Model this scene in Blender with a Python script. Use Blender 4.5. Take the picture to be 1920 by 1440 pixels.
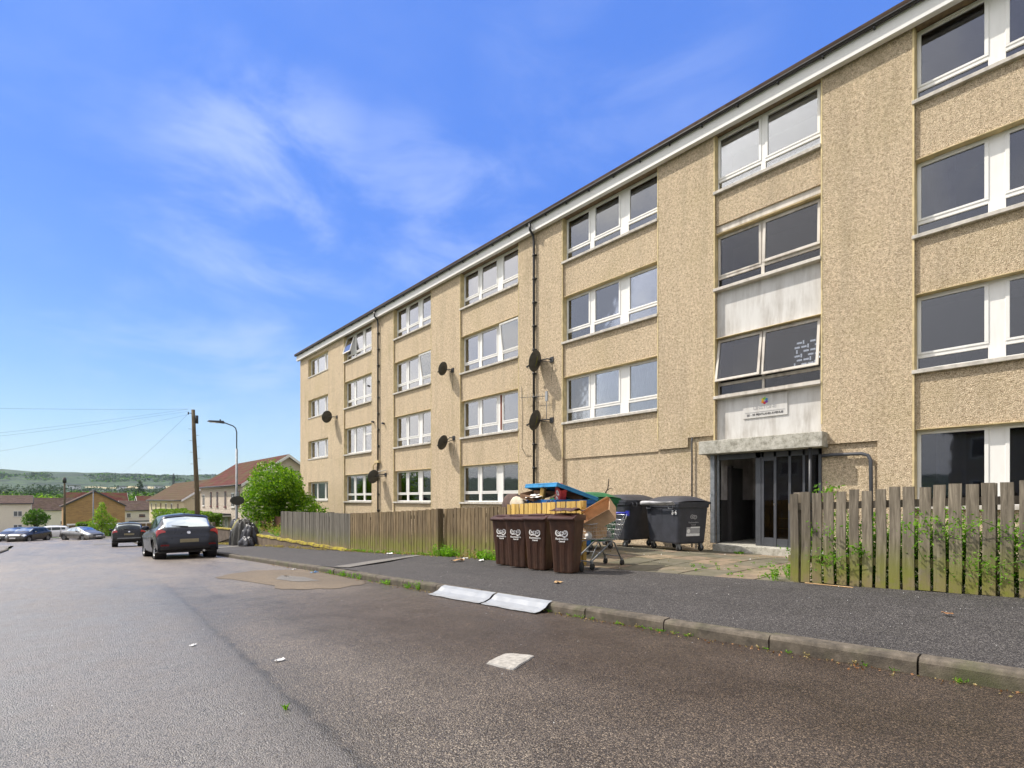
import bpy, bmesh, math, random
from mathutils import Vector, Matrix, noise as mnoise
R = math.radians
rnd = random.Random(7)
scene = bpy.context.scene
for o in list(bpy.data.objects): bpy.data.objects.remove(o)
COL = scene.collection

# ------------------------------------------------------------------ camera
cam_d = bpy.data.cameras.new('camera'); cam = bpy.data.objects.new('camera', cam_d); COL.objects.link(cam)
cam.location = (0, 0, 1.17); cam.rotation_euler = (R(90), 0, R(-42.35))
cam_d.sensor_width = 36; cam_d.lens = 18; cam_d.shift_y = 0.1125
cam_d.clip_start = 0.05; cam_d.clip_end = 20000
scene.camera = cam
# ------------------------------------------------------------------ exposure
scene.view_settings.view_transform = 'Standard'; scene.view_settings.look = 'None'
scene.view_settings.exposure = 0.66; scene.view_settings.gamma = 1
# ------------------------------------------------------------------ sun
SUN = Vector((-0.54, 0.76, 1.15)).normalized()      # towards the sun
sd = bpy.data.lights.new('sun', 'SUN'); sd.energy = 3.4; sd.angle = R(0.6); sd.color = (1, .93, .82)
so = bpy.data.objects.new('sun', sd); COL.objects.link(so)
so.rotation_euler = (-SUN).to_track_quat('-Z', 'Y').to_euler()

# ------------------------------------------------------------------ node helpers
class NT:
    def __init__(s, tree): s.t = tree; s.n = tree.nodes; s.l = tree.links; s.n.clear()
    def add(s, typ, ins=None, **kw):
        n = s.n.new(typ)
        for k, v in kw.items(): setattr(n, k, v)
        for k, v in (ins or {}).items(): s.set(n, k, v)
        return n
    def set(s, n, k, v):
        sock = n.inputs[k]
        if isinstance(v, bpy.types.NodeSocket): s.l.new(v, sock)
        elif isinstance(v, bpy.types.Node): s.l.new(v.outputs[0], sock)
        else: sock.default_value = v
    def math(s, op, a, b=None, c=None, clamp=False):
        n = s.add('ShaderNodeMath', {0: a}, operation=op); n.use_clamp = clamp
        if b is not None: s.set(n, 1, b)
        if c is not None: s.set(n, 2, c)
        return n.outputs[0]
    def mix(s, f, a, b, blend='MIX'):
        n = s.add('ShaderNodeMix', data_type='RGBA', blend_type=blend)
        s.set(n, 0, f); s.set(n, 6, c4(a)); s.set(n, 7, c4(b)); return n.outputs[2]
    def ramp(s, f, pts, interp='LINEAR'):
        n = s.add('ShaderNodeValToRGB', {0: f}); r = n.color_ramp; r.interpolation = interp
        while len(r.elements) < len(pts): r.elements.new(.5)
        for e, (p, c) in zip(r.elements, pts): e.position = p; e.color = c4(c) if not isinstance(c, (int, float)) else (c, c, c, 1)
        return n.outputs[0]
    def noise(s, vec, scale, detail=4, rough=.55, dist=0):
        n = s.add('ShaderNodeTexNoise', {'Scale': scale, 'Detail': detail, 'Roughness': rough, 'Distortion': dist})
        if vec is not None: s.set(n, 'Vector', vec)
        return n.outputs[0]
    def maprange(s, v, a, b, c=0, d=1, smooth=False):
        n = s.add('ShaderNodeMapRange', {0: v, 1: a, 2: b, 3: c, 4: d})
        if smooth: n.interpolation_type = 'SMOOTHSTEP'
        return n.outputs[0]
    def scalev(s, vec, sc):
        return s.add('ShaderNodeMapping', {'Vector': vec, 'Scale': sc}).outputs[0]
def c4(c):
    if isinstance(c, (bpy.types.NodeSocket, bpy.types.Node)): return c
    return (c[0], c[1], c[2], 1) if len(c) == 3 else c

# ------------------------------------------------------------------ world
w = bpy.data.worlds.new('World'); scene.world = w; w.use_nodes = True
T = NT(w.node_tree)
sky = T.add('ShaderNodeTexSky', sky_type='NISHITA', sun_disc=False)
sky.sun_elevation = math.asin(SUN.z); sky.sun_rotation = math.atan2(SUN.x, SUN.y)
sky.altitude = 50; sky.air_density = 1.0; sky.dust_density = .6; sky.ozone_density = 2.5
geo = T.add('ShaderNodeTexCoord'); d = geo.outputs['Generated']
sep = T.add('ShaderNodeSeparateXYZ', {0: d})
def raydir(x, y):
    v = Vector((960*(x-85)/1299, (1761600-875*x)/1299, 936-y)); return v.normalized()
# high thin cloud: wispy noise on a plane far overhead, gathered in a few banks
zc = T.math('MAXIMUM', sep.outputs[2], 0.04)
px = T.math('DIVIDE', sep.outputs[0], zc); py = T.math('DIVIDE', sep.outputs[1], zc)
pl = T.add('ShaderNodeCombineXYZ', {0: px, 1: py, 2: 0.0}).outputs[0]
pm = T.add('ShaderNodeMapping', {'Vector': pl, 'Rotation': (0, 0, R(35)), 'Scale': (1.0, .42, 1)}).outputs[0]
n1 = T.noise(pm, .9, 7, .5, .5)
dm = T.add('ShaderNodeMapping', {'Vector': d, 'Rotation': (0, R(-14), R(10)), 'Scale': (1, 1, 2.3)}).outputs[0]
n2 = T.noise(dm, 4.2, 9, .58, .35)
wisp = T.math('ADD', T.math('MULTIPLY', n1, .15), T.math('MULTIPLY', n2, .85))
mask = None
for (x, y, rad, s) in [(520, 375, .16, 1.0), (440, 470, .17, .62), (760, 415, .13, .75), (890, 440, .12, .8), (330, 660, .15, .75), (460, 640, .12, .8), (1150, 150, .18, .35), (560, 740, .10, .5), (300, 330, .2, .25), (560, 110, .25, .12)]:
    v = raydir(x, y)
    dp = T.add('ShaderNodeVectorMath', {0: d, 1: tuple(v)}, operation='DOT_PRODUCT').outputs['Value']
    m = T.maprange(dp, math.cos(rad*1.5), 1.0, 0, s, True)
    mask = m if mask is None else T.math('MAXIMUM', mask, m)
thin = T.math('MULTIPLY', mask, T.maprange(wisp, .40, .68, 0, .85, True))
# broken cloud across the street; unseen cloud behind and overhead added for neutral light
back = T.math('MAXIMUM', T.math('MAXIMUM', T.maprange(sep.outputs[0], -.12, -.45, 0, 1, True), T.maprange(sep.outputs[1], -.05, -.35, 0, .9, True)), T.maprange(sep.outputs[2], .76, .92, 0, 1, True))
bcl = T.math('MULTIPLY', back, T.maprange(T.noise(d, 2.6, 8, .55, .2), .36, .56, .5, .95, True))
grad = T.ramp(sep.outputs[2], [(0, (1.15, 1.0, .80)), (.07, (1.0, 1.0, .93)), (.25, (.78, .95, 1.16)), (.6, (.60, .86, 1.30)), (1, (.6, .86, 1.3))])
skyn = T.mix(1.0, sky.outputs[0], grad, 'MULTIPLY')
air = T.ramp(sep.outputs[2], [(0, (2.7, 3.8, 4.25)), (.06, (2.6, 3.75, 4.6)), (.12, (2.05, 3.4, 4.9)), (.2, (1.4, 2.7, 5.0)), (.3, (.95, 2.05, 5.0)), (.45, (.68, 1.6, 5.0)), (1, (.6, 1.4, 4.6))])
skyc = T.mix(.78, skyn, air)
sdot = T.add('ShaderNodeVectorMath', {0: d, 1: tuple(SUN)}, operation='DOT_PRODUCT').outputs['Value']
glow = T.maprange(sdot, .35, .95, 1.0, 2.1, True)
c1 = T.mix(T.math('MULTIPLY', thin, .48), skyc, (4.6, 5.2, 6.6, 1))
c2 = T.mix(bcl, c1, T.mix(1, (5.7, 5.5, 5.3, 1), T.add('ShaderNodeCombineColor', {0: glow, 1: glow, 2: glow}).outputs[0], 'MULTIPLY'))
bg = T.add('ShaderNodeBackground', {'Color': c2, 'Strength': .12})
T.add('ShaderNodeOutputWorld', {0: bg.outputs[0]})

# ------------------------------------------------------------------ materials
MAT = {}
def material(name, build):
    m = bpy.data.materials.new(name); m.use_nodes = True; t = NT(m.node_tree)
    p = t.add('ShaderNodeBsdfPrincipled'); out = t.add('ShaderNodeOutputMaterial', {0: p.outputs[0]})
    tc = t.add('ShaderNodeTexCoord'); gm = t.add('ShaderNodeNewGeometry')
    t.P = gm.outputs['Position']; t.O = tc.outputs['Object']; t.p = p; t.out = out; t.gm = gm
    build(t); MAT[name] = m; return m
def bump(t, h, strength=.5, dist=.01):
    b = t.add('ShaderNodeBump', {'Strength': strength, 'Distance': dist, 'Height': h}); t.set(t.p, 'Normal', b.outputs[0])
def plain(name, col, rough=.6, var=.12, scale=6, metal=0, bumps=0, coat=0, spec=.5, emit=None):
    def b(t):
        n = t.noise(t.O, scale, 5)
        k = t.maprange(n, .3, .7, 1-var, 1+var)
        t.set(t.p, 'Base Color', t.mix(1, col, t.add('ShaderNodeCombineColor', {0: k, 1: k, 2: k}).outputs[0], 'MULTIPLY'))
        t.set(t.p, 'Roughness', t.maprange(t.noise(t.O, scale*2.3, 3), .3, .7, max(.03, rough-.07), min(1, rough+.07)))
        t.set(t.p, 'Metallic', metal); t.set(t.p, 'Coat Weight', coat); t.set(t.p, 'Coat Roughness', .04)
        t.set(t.p, 'Specular IOR Level', spec)
        if bumps: bump(t, t.noise(t.O, scale*8, 4), .4, bumps)
        if emit: t.set(t.p, 'Emission Color', c4(emit)); t.set(t.p, 'Emission Strength', 1)
    return material(name, b)

def m_roughcast(name, dark, mid, light, stain=1.0):
    def b(t):
        n = t.noise(t.P, 58, 3, .65); n2 = t.noise(t.P, 120, 2, .6)
        v = t.add('ShaderNodeTexVoronoi', {'Vector': t.P, 'Scale': 44.0, 'Randomness': 1.0})
        n3 = t.noise(t.P, 17, 3, .6)
        f = t.math('ADD', t.math('MULTIPLY', n, .45), t.math('ADD', t.math('MULTIPLY', n2, .3), t.math('MULTIPLY', n3, .25)))
        col = t.ramp(f, [(.39, dark), (.475, mid), (.58, light)])
        col = t.mix(t.maprange(v.outputs['Color'], .1, .9, 0, .34), col, light)
        st = t.noise(t.scalev(t.P, (3.2, 3.2, .38)), .9, 7, .62)
        col = t.mix(t.maprange(st, .46, .74, 0, .27*stain), col, (.23, .19, .13))
        st2 = t.noise(t.P, .55, 6, .6)
        col = t.mix(t.maprange(st2, .5, .8, 0, .35*stain), col, (.45, .37, .18))
        t.set(t.p, 'Base Color', col); t.set(t.p, 'Roughness', .93); t.set(t.p, 'Specular IOR Level', .2)
        h = t.math('ADD', t.math('MULTIPLY', v.outputs['Distance'], -.7), t.math('ADD', n, t.math('MULTIPLY', n2, .5)))
        bump(t, h, 1.0, .034)
    return material(name, b)
m_roughcast('roughcast', (.155, .108, .066), (.49, .365, .232), (.90, .755, .55))
m_roughcast('pale_harling', (.5, .42, .34), (.60, .51, .42), (.68, .60, .50), .5)
m_roughcast('yellow_harling', (.45, .36, .2), (.60, .50, .31), (.68, .60, .42), .5)
m_roughcast('cream_harling', (.72, .65, .52), (.80, .74, .60), (.86, .81, .69), .2)
def b(t):
    v = t.add('ShaderNodeTexBrick', {'Vector': t.scalev(t.P, (1, 1, 1)), 'Scale': 1.0, 'Brick Width': .45, 'Row Height': .15, 'Mortar Size': .012, 'Color1': (.42, .235, .095, 1), 'Color2': (.28, .155, .07, 1), 'Mortar': (.36, .26, .15, 1)})
    mp = t.add('ShaderNodeMapping', {'Vector': t.P, 'Rotation': (R(90), 0, 0)}); t.set(v, 'Vector', mp.outputs[0])
    t.set(t.p, 'Base Color', t.mix(t.maprange(t.noise(t.P, 1.1, 6), .35, .7, 0, .5), v.outputs[0], (.48, .30, .13))); t.set(t.p, 'Roughness', .95)
material('brown_brick', b)

def asphalt(name, base, aggr, bright, wet=0, warm=None, rlo=.5, rhi=.8, k=1.0):
    def b(t):
        v = t.add('ShaderNodeTexVoronoi', {'Vector': t.P, 'Scale': 128.0}); v2 = t.add('ShaderNodeTexVoronoi', {'Vector': t.P, 'Scale': 210.0})
        sx = t.add('ShaderNodeSeparateColor', {0: v.outputs['Color']}); sx2 = t.add('ShaderNodeSeparateColor', {0: v2.outputs['Color']})
        col = t.mix(t.maprange(sx.outputs[0], .35, .95, 0, 1), base, aggr)
        col = t.mix(t.maprange(sx2.outputs[1], .82, .95, 0, .9), col, bright)
        col = t.mix(t.maprange(sx.outputs[2], .90, .98, 0, .8), col, bright)
        col = t.mix(t.maprange(v.outputs['Distance'], .25, .8, 0, .55), col, (base[0]*.35, base[1]*.35, base[2]*.35))
        big = t.noise(t.scalev(t.P, (.9, .22, 1)), .8, 7, .6); big2 = t.noise(t.P, 2.4, 6, .62)
        g = t.maprange(t.math('ADD', t.math('MULTIPLY', big, .6), t.math('MULTIPLY', big2, .4)), .35, .65, .74, 1.25)
        col = t.mix(1, col, t.add('ShaderNodeCombineColor', {0: g, 1: g, 2: g}).outputs[0], 'MULTIPLY')
        rough = t.maprange(t.math('ADD', t.math('MULTIPLY', big, .5), t.math('MULTIPLY', big2, .5)), .38, .62, rlo, rhi)
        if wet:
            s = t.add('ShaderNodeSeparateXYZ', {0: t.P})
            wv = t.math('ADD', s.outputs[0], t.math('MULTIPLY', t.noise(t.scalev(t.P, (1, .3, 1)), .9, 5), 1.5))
            dry_sheen = t.math('MAXIMUM', t.math('MULTIPLY', t.maprange(wv, 2.2, .6, 0, 1, True), t.maprange(s.outputs[1], 1, 7, .5, 1, True)), t.maprange(t.math('ADD', s.outputs[1], t.math('MULTIPLY', t.noise(t.P, .6, 4), 5)), 8, 15, 0, 1, True))  # dry left side; far end lightened in colour for its glossy sheen
            col = t.mix(dry_sheen, col, t.mix(1, col, (1.62, 1.64, 1.66), 'MULTIPLY'))
            seam = t.math('ADD', .80, t.math('ADD', t.math('MULTIPLY', s.outputs[1], .062), t.math('MULTIPLY', t.noise(t.P, 2.5, 5), .12)))
            lm = t.math('MULTIPLY', t.maprange(t.math('SUBTRACT', s.outputs[0], seam), .02, -.02, 0, 1), t.maprange(s.outputs[1], 16, 9, 0, 1))
            vp = t.add('ShaderNodeTexVoronoi', {'Vector': t.P, 'Scale': 62.0}, feature='DISTANCE_TO_EDGE')
            pit = t.math('MULTIPLY', t.maprange(vp.outputs[0], .16, .04, 0, 1), t.maprange(t.noise(t.P, 30, 4, .6), .46, .58, 0, 1))
            col = t.mix(t.math('MULTIPLY', lm, .72), col, t.mix(t.math('MULTIPLY', pit, .95), (.155, .143, .134), (.03, .027, .024)))
            wm = t.math('MULTIPLY', t.maprange(wv, 1.6, 3.6, 0, 1, True), t.maprange(s.outputs[1], 10.0, 3.5, .15, 1, True))
            col = t.mix(t.math('MULTIPLY', wm, .9), col, t.mix(1, col, (.42, .34, .28), 'MULTIPLY'))
            # old construction joint and tyre-polished strips
            cr = t.math('ABSOLUTE', t.math('SUBTRACT', s.outputs[0], t.math('ADD', .80, t.math('ADD', t.math('MULTIPLY', s.outputs[1], .062), t.math('MULTIPLY', t.noise(t.P, 2.5, 5), .12)))))
            near = t.maprange(s.outputs[1], 12, 6, 0, 1)
            col = t.mix(t.math('MULTIPLY', t.math('MULTIPLY', t.maprange(cr, .0, .05, .85, 0, True), near), t.maprange(t.noise(t.P, 5, 4), .3, .6, .15, 1)), col, (.02, .018, .016))
            col = t.mix(t.math('MULTIPLY', t.maprange(cr, .0, .35, .35, 0, True), near), col, (.035, .03, .026))
        t.set(t.p, 'Base Color', col); t.set(t.p, 'Roughness', rough)
        h = t.math('ADD', t.math('MULTIPLY', v.outputs['Distance'], -1.0), t.math('MULTIPLY', t.noise(t.P, 55, 3), .7))
        bump(t, h, .75*k, .008)
    return material(name, b)
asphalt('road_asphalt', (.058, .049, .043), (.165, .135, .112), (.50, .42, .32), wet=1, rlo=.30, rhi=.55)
asphalt('path_asphalt', (.021, .0185, .0195), (.047, .042, .042), (.28, .26, .24), rlo=.7, rhi=.95, k=.6)
asphalt('old_patch', (.14, .105, .072), (.20, .155, .105), (.36, .3, .22), rlo=.75, rhi=.9)
asphalt('pale_patch', (.15, .14, .13), (.24, .22, .2), (.4, .38, .34), rlo=.75, rhi=.9)
def b(t):
    n = t.noise(t.P, 9, 7, .65); n2 = t.noise(t.P, 120, 3)
    col = t.ramp(n, [(.3, (.04, .034, .026)), (.5, (.10, .083, .062)), (.7, (.18, .15, .115))])
    col = t.mix(t.maprange(t.noise(t.P, 3, 6), .48, .7, 0, .6), col, (.09, .10, .035))
    col = t.mix(t.maprange(n2, .4, .7, 0, .4), col, (.08, .07, .06))
    t.set(t.p, 'Base Color', col); t.set(t.p, 'Roughness', .9); bump(t, t.math('ADD', n2, n), .5, .006)
material('kerb_stone', b)
def b(t):
    rn = t.gm.outputs['Random Per Island']
    col = t.ramp(rn, [(0, (.13, .12, .085)), (.4, (.19, .165, .115)), (.75, (.28, .20, .14)), (1, (.30, .235, .15))])
    n = t.noise(t.P, 3.2, 7, .65)
    col = t.mix(t.maprange(n, .42, .68, 0, .8), col, (.075, .075, .035))
    col = t.mix(t.maprange(t.noise(t.P, 140, 3), .4, .7, 0, .35), col, (.07, .06, .05))
    t.set(t.p, 'Base Color', col); t.set(t.p, 'Roughness', .85); bump(t, t.noise(t.P, 70, 4), .45, .006)
material('paving_slab', b)
def b(t):
    n = t.noise(t.P, 7, 8, .7); n2 = t.noise(t.P, 40, 5)
    col = t.ramp(n, [(.30, (.17, .16, .13)), (.46, (.38, .365, .31)), (.66, (.56, .54, .48))])
    col = t.mix(t.maprange(n2, .5, .75, 0, .5), col, (.08, .08, .06))
    t.set(t.p, 'Base Color', col); t.set(t.p, 'Roughness', .92); bump(t, n2, .5, .01)
material('weathered_concrete', b)
def stained(name, col, dirt, amt=.6, rough=.6):
    def b(t):
        n = t.noise(t.scalev(t.P, (4, 4, .7)), 1.6, 7, .65)
        n2 = t.noise(t.P, 1.3, 6, .6)
        f = t.math('MULTIPLY', t.maprange(n, .38, .68, 0, 1), t.maprange(n2, .35, .6, .15, amt))
        t.set(t.p, 'Base Color', t.mix(f, col, dirt)); t.set(t.p, 'Roughness', rough)
    return material(name, b)
stained('stained_panel', (.60, .59, .57), (.30, .27, .235), .75)
stained('old_white_timber', (.62, .58, .52), (.24, .2, .16), .8)
stained('upvc', (.80, .79, .76), (.62, .61, .57), .5, .35)
stained('fascia_white', (.74, .73, .71), (.6, .58, .55), .3)
plain('soffit_wood', (.20, .145, .085), .8, .35, 9)
plain('cream_render', (.58, .47, .26), .85, .22, 5)
plain('sill_concrete', (.50, .47, .42), .8, .25, 8)
plain('black_plastic', (.018, .018, .02), .42, .3, 9)
plain('dark_metal', (.045, .047, .052), .45, .25, 7)
plain('grey_paint', (.06, .064, .074), .5, .15, 7)
plain('galvanised', (.22, .235, .25), .5, .25, 12, metal=.3)
plain('chrome', (.75, .76, .78), .18, .1, 12, metal=1)
plain('wire_metal', (.62, .64, .64), .3, .2, 22, metal=.85)
plain('rubber', (.022, .022, .022), .8, .3, 12)
plain('bin_blue', (.008, .105, .34), .45, .25, 6, bumps=.002)
plain('bin_blue_lid', (.02, .20, .42), .5, .3, 5, bumps=.002)
plain('bin_green', (.010, .13, .045), .45, .3, 5, bumps=.002)
plain('bin_grey', (.040, .043, .055), .5, .22, 5, bumps=.002)
def b(t):
    n = t.noise(t.scalev(t.O, (1, 1, .5)), 5, 7, .62)
    s = t.add('ShaderNodeSeparateXYZ', {0: t.O})
    col = t.ramp(n, [(.3, (.036, .014, .008)), (.55, (.062, .024, .012)), (.75, (.11, .052, .027))])
    low = t.math('MULTIPLY', t.maprange(s.outputs[2], .45, .0, 0, 1), t.maprange(t.noise(t.O, 9, 6, .7), .4, .7, 0, .7))
    col = t.mix(low, col, (.10, .062, .040))
    t.set(t.p, 'Base Color', col); t.set(t.p, 'Roughness', .52); bump(t, t.noise(t.O, 60, 3), .2, .002)
material('bin_brown', b)
plain('bin_brown_lid', (.060, .022, .018), .5, .3, 7)
def b(t):
    n = t.noise(t.O, 45, 4, .6)
    t.set(t.p, 'Base Color', t.ramp(n, [(.34, (.3, .28, .26)), (.5, (.82, .81, .79))])); t.set(t.p, 'Roughness', .6)
material('worn_white_print', b)
plain('white_print', (.8, .8, .79), .6, .08, 20)
plain('grey_print', (.36, .36, .37), .6, .1, 20)
plain('black_print', (.05, .05, .055), .6, .1, 20)
for nm, c in (('logo_green', (.25, .55, .03)), ('logo_orange', (.85, .3, .02)), ('logo_red', (.6, .03, .06)), ('logo_purple', (.17, .05, .35)), ('logo_blue', (.05, .25, .5)), ('logo_yellow', (.85, .6, .03))): plain(nm, c, .5, .05)
plain('cardboard', (.55, .36, .21), .85, .15, 8)
plain('cardboard_dark', (.22, .125, .07), .85, .25, 8)
plain('red_card', (.55, .05, .05), .6, .3, 12)
plain('yellow_card', (.5, .33, .10), .7, .2, 10)
plain('white_plastic', (.30, .315, .33), .4, .12, 6)
plain('grey_sheet', (.50, .50, .51), .45, .25, 6, bumps=.004)
plain('blue_plastic', (.02, .035, .38), .4, .1, 8)
plain('tarp', (.045, .043, .036), .5, .6, 4, bumps=.01)
plain('bag_black', (.018, .018, .024), .35, .4, 9, bumps=.01)
plain('olive_cloth', (.26, .24, .10), .85, .3, 9)
plain('brown_cushion', (.10, .065, .055), .9, .3, 9)
plain('cream_cushion', (.58, .50, .38), .9, .2, 9)
plain('dish_mesh', (.055, .053, .045), .6, .45, 6)
plain('moss', (.16, .17, .025), .95, .4, 14)
plain('litter_white', (.75, .75, .73), .7, .1, 15)
plain('litter_tan', (.42, .27, .13), .8, .3, 15)
plain('terracotta_roof', (.20, .068, .045), .8, .35, 2.2)
def rooft(name, a, bb, mossy=.5):
    def b(t):
        s = t.add('ShaderNodeTexVoronoi', {'Vector': t.scalev(t.P, (3.2, 3.2, 5)), 'Scale': 1.0})
        sx = t.add('ShaderNodeSeparateColor', {0: s.outputs['Color']})
        col = t.mix(sx.outputs[0], a, bb)
        col = t.mix(t.maprange(t.noise(t.P, .7, 6), .45, .65, 0, mossy), col, (.085, .068, .03))
        t.set(t.p, 'Base Color', col); t.set(t.p, 'Roughness', .95); t.set(t.p, 'Specular IOR Level', .15)
        wv = t.add('ShaderNodeTexWave', {'Vector': t.P, 'Scale': 1.0, 'Distortion': .3}, wave_type='BANDS', bands_direction='Z')
        bump(t, wv.outputs[1], .5, .05)
    return material(name, b)
rooft('red_tiles', (.075, .022, .018), (.12, .04, .032), .85)
rooft('mossy_tiles', (.075, .045, .028), (.11, .07, .042), .8)
rooft('brown_tiles', (.075, .05, .042), (.12, .085, .07), .3)
plain('maroon_trim', (.12, .02, .022), .6, .2)
def wood(name, dark, mid, light, mossamt=.0, z0=0.0, z1=.7):
    def b(t):
        isl = t.gm.outputs['Random Per Island']
        off = t.math('MULTIPLY', t.add('ShaderNodeObjectInfo').outputs['Random'], 30)
        o = t.add('ShaderNodeVectorMath', {0: t.P, 1: t.add('ShaderNodeCombineXYZ', {0: off, 1: off, 2: off}).outputs[0]}, operation='ADD').outputs[0]
        n = t.noise(t.scalev(o, (22, 22, 1.6)), 1.5, 7, .65, .5)
        col = t.ramp(n, [(.28, dark), (.5, mid), (.72, light)])
        k = t.maprange(t.add('ShaderNodeObjectInfo').outputs['Random'], 0, 1, .72, 1.25)
        col = t.mix(1, col, t.add('ShaderNodeCombineColor', {0: k, 1: k, 2: k}).outputs[0], 'MULTIPLY')
        if mossamt:
            s = t.add('ShaderNodeSeparateXYZ', {0: t.O})
            mm = t.math('MULTIPLY', t.maprange(s.outputs[2], z1, z0, 0, 1, True), t.maprange(t.noise(o, 4, 6, .6), .30, .52, 0, mossamt))
            col = t.mix(mm, col, (.17, .185, .020))
            foot = t.math('MULTIPLY', t.maprange(s.outputs[2], .28, .0, 0, 1, True), t.maprange(t.noise(o, 6, 5), .35, .6, 0, .7))
            col = t.mix(foot, col, (.23, .16, .10))
        t.set(t.p, 'Base Color', col); t.set(t.p, 'Roughness', .88); bump(t, n, .5, .008)
    return material(name, b)
wood('fence_brown', (.07, .048, .024), (.165, .118, .062), (.28, .21, .12), 1.0)
wood('fence_dark', (.065, .054, .038), (.16, .135, .10), (.29, .25, .19), 1.0)
wood('fence_grey', (.07, .063, .052), (.135, .122, .10), (.20, .185, .155), .5)
wood('fence_new', (.42, .25, .06), (.62, .41, .11), (.74, .53, .18), 0)
wood('fence_red', (.10, .045, .028), (.19, .09, .055), (.27, .145, .095), .1)
wood('pole_wood', (.055, .042, .025), (.12, .092, .055), (.19, .15, .095), 0)
def leaf(name, a, bb, c, trans=.35):
    m = bpy.data.materials.new(name); m.use_nodes = True; t = NT(m.node_tree)
    g = t.add('ShaderNodeNewGeometry'); r = g.outputs['Random Per Island']
    n = t.noise(g.outputs['Position'], 1.6, 4)
    f = t.math('ADD', t.math('MULTIPLY', r, .55), t.math('MULTIPLY', n, .45))
    col = t.ramp(f, [(.15, a), (.5, bb), (.85, c)])
    p = t.add('ShaderNodeBsdfPrincipled', {'Base Color': col, 'Roughness': .55, 'Specular IOR Level': .3})
    tr = t.add('ShaderNodeBsdfTranslucent', {'Color': t.mix(1, col, (1.3, 1.5, .5, 1), 'MULTIPLY')})
    mx = t.add('ShaderNodeMixShader', {0: trans, 1: p.outputs[0], 2: tr.outputs[0]})
    t.add('ShaderNodeOutputMaterial', {0: mx.outputs[0]}); MAT[name] = m
leaf('leaf_elder', (.02, .07, .004), (.12, .26, .008), (.36, .52, .03), .35)
leaf('leaf_bright', (.07, .15, .012), (.17, .29, .025), (.32, .42, .05), .45)
leaf('leaf_mid', (.03, .085, .010), (.075, .17, .018), (.15, .26, .03), .3)
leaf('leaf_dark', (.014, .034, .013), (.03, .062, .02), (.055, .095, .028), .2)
leaf('leaf_hedge', (.06, .12, .012), (.13, .22, .025), (.25, .34, .045), .35)
leaf('weed', (.06, .16, .01), (.14, .30, .02), (.26, .44, .05), .45)
leaf('dry_grass', (.24, .19, .07), (.38, .29, .12), (.5, .4, .2), .3)
leaf('blossom', (.55, .55, .38), (.68, .68, .50), (.78, .78, .62), .2)
leaf('dead_leaf', (.12, .05, .02), (.24, .11, .04), (.36, .2, .09), .1)
plain('bark', (.085, .065, .045), .9, .35, 14, bumps=.01)
# glass: clear pane with a strong double-glazing reflection
def glass(name, tint, refl, gcol=(.9, .93, 1)):
    m = bpy.data.materials.new(name); m.use_nodes = True; t = NT(m.node_tree)
    fr = t.add('ShaderNodeFresnel', {'IOR': 1.52}); f = t.math('MULTIPLY', fr.outputs[0], 1.6)
    f = t.math('ADD', f, refl, clamp=True)
    gc = t.add('ShaderNodeNewGeometry'); nn = t.noise(gc.outputs['Position'], .9, 3)
    bp = t.add('ShaderNodeBump', {'Strength': .05, 'Distance': .05, 'Height': nn})
    gl = t.add('ShaderNodeBsdfGlossy', {'Color': c4(gcol), 'Roughness': .03, 'Normal': bp.outputs[0]})
    tr = t.add('ShaderNodeBsdfTransparent', {'Color': c4(tint)})
    mx = t.add('ShaderNodeMixShader', {0: f, 1: tr.outputs[0], 2: gl.outputs[0]})
    t.add('ShaderNodeOutputMaterial', {0: mx.outputs[0]}); MAT[name] = m
glass('window_glass', (.93, .93, .93), .12, (.84, .86, .88)); glass('bright_glass', (.95, .95, .95), .24, (.9, .9, .92)); glass('grey_glass', (.5, .5, .52), .06, (.62, .65, .72)); glass('stair_glass', (.55, .55, .56), .01, (.55, .56, .6)); plain('tile_white', (.34, .32, .285), .9, .3, 30, bumps=.002)
glass('door_glass', (.4, .4, .42), .0, (.7, .7, .75))
glass('car_glass', (.25, .28, .28), .0, (.55, .6, .6))
plain('obscured_glass', (.10, .105, .115), .22, .1, 30, spec=.9)
def b(t):
    wv = t.add('ShaderNodeTexWave', {'Vector': t.P, 'Scale': 3.2, 'Distortion': 2.0, 'Detail': 2}, wave_type='BANDS', bands_direction='Y')
    t.set(t.p, 'Base Color', t.mix(t.math('MULTIPLY', wv.outputs[1], .14), (.90, .89, .87), (.6, .6, .6))); t.set(t.p, 'Roughness', .9)
material('net_curtain', b)
MAT['net_curtain'].node_tree.nodes['Principled BSDF'].inputs['Subsurface Weight'].default_value = 0
plain('grey_curtain', (.26, .26, .28), .9, .2, 4)
plain('blue_curtain', (.13, .24, .40), .9, .2, 4)
plain('blind', (.30, .31, .33), .7, .1, 4)
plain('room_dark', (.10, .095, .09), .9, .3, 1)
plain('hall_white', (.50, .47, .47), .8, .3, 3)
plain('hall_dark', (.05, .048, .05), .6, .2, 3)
plain('hall_red', (.05, .024, .018), .6, .2, 3)
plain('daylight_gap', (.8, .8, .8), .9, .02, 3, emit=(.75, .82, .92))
def paint(name, c, metal=.55, rough=.32):
    plain(name, c, rough, .04, 2, metal=metal, coat=.35, spec=.35)
paint('paint_blue_grey', (.011, .014, .024), .0); paint('paint_black', (.012, .012, .014), .3); paint('paint_grey', (.07, .065, .06)); paint('paint_silver', (.20, .195, .19)); paint('paint_dark', (.03, .032, .036)); paint('paint_white', (.7, .7, .7), .0)
plain('tail_red', (.42, .008, .015), .15, .1, 20, coat=1)
plain('reflector_red', (.14, .005, .01), .25, .1, 20)
plain('lamp_clear', (.6, .62, .65), .12, .1, 20, metal=.5, coat=1)
plain('plate_yellow', (.23, .20, .12), .5, .12, 9)
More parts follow.
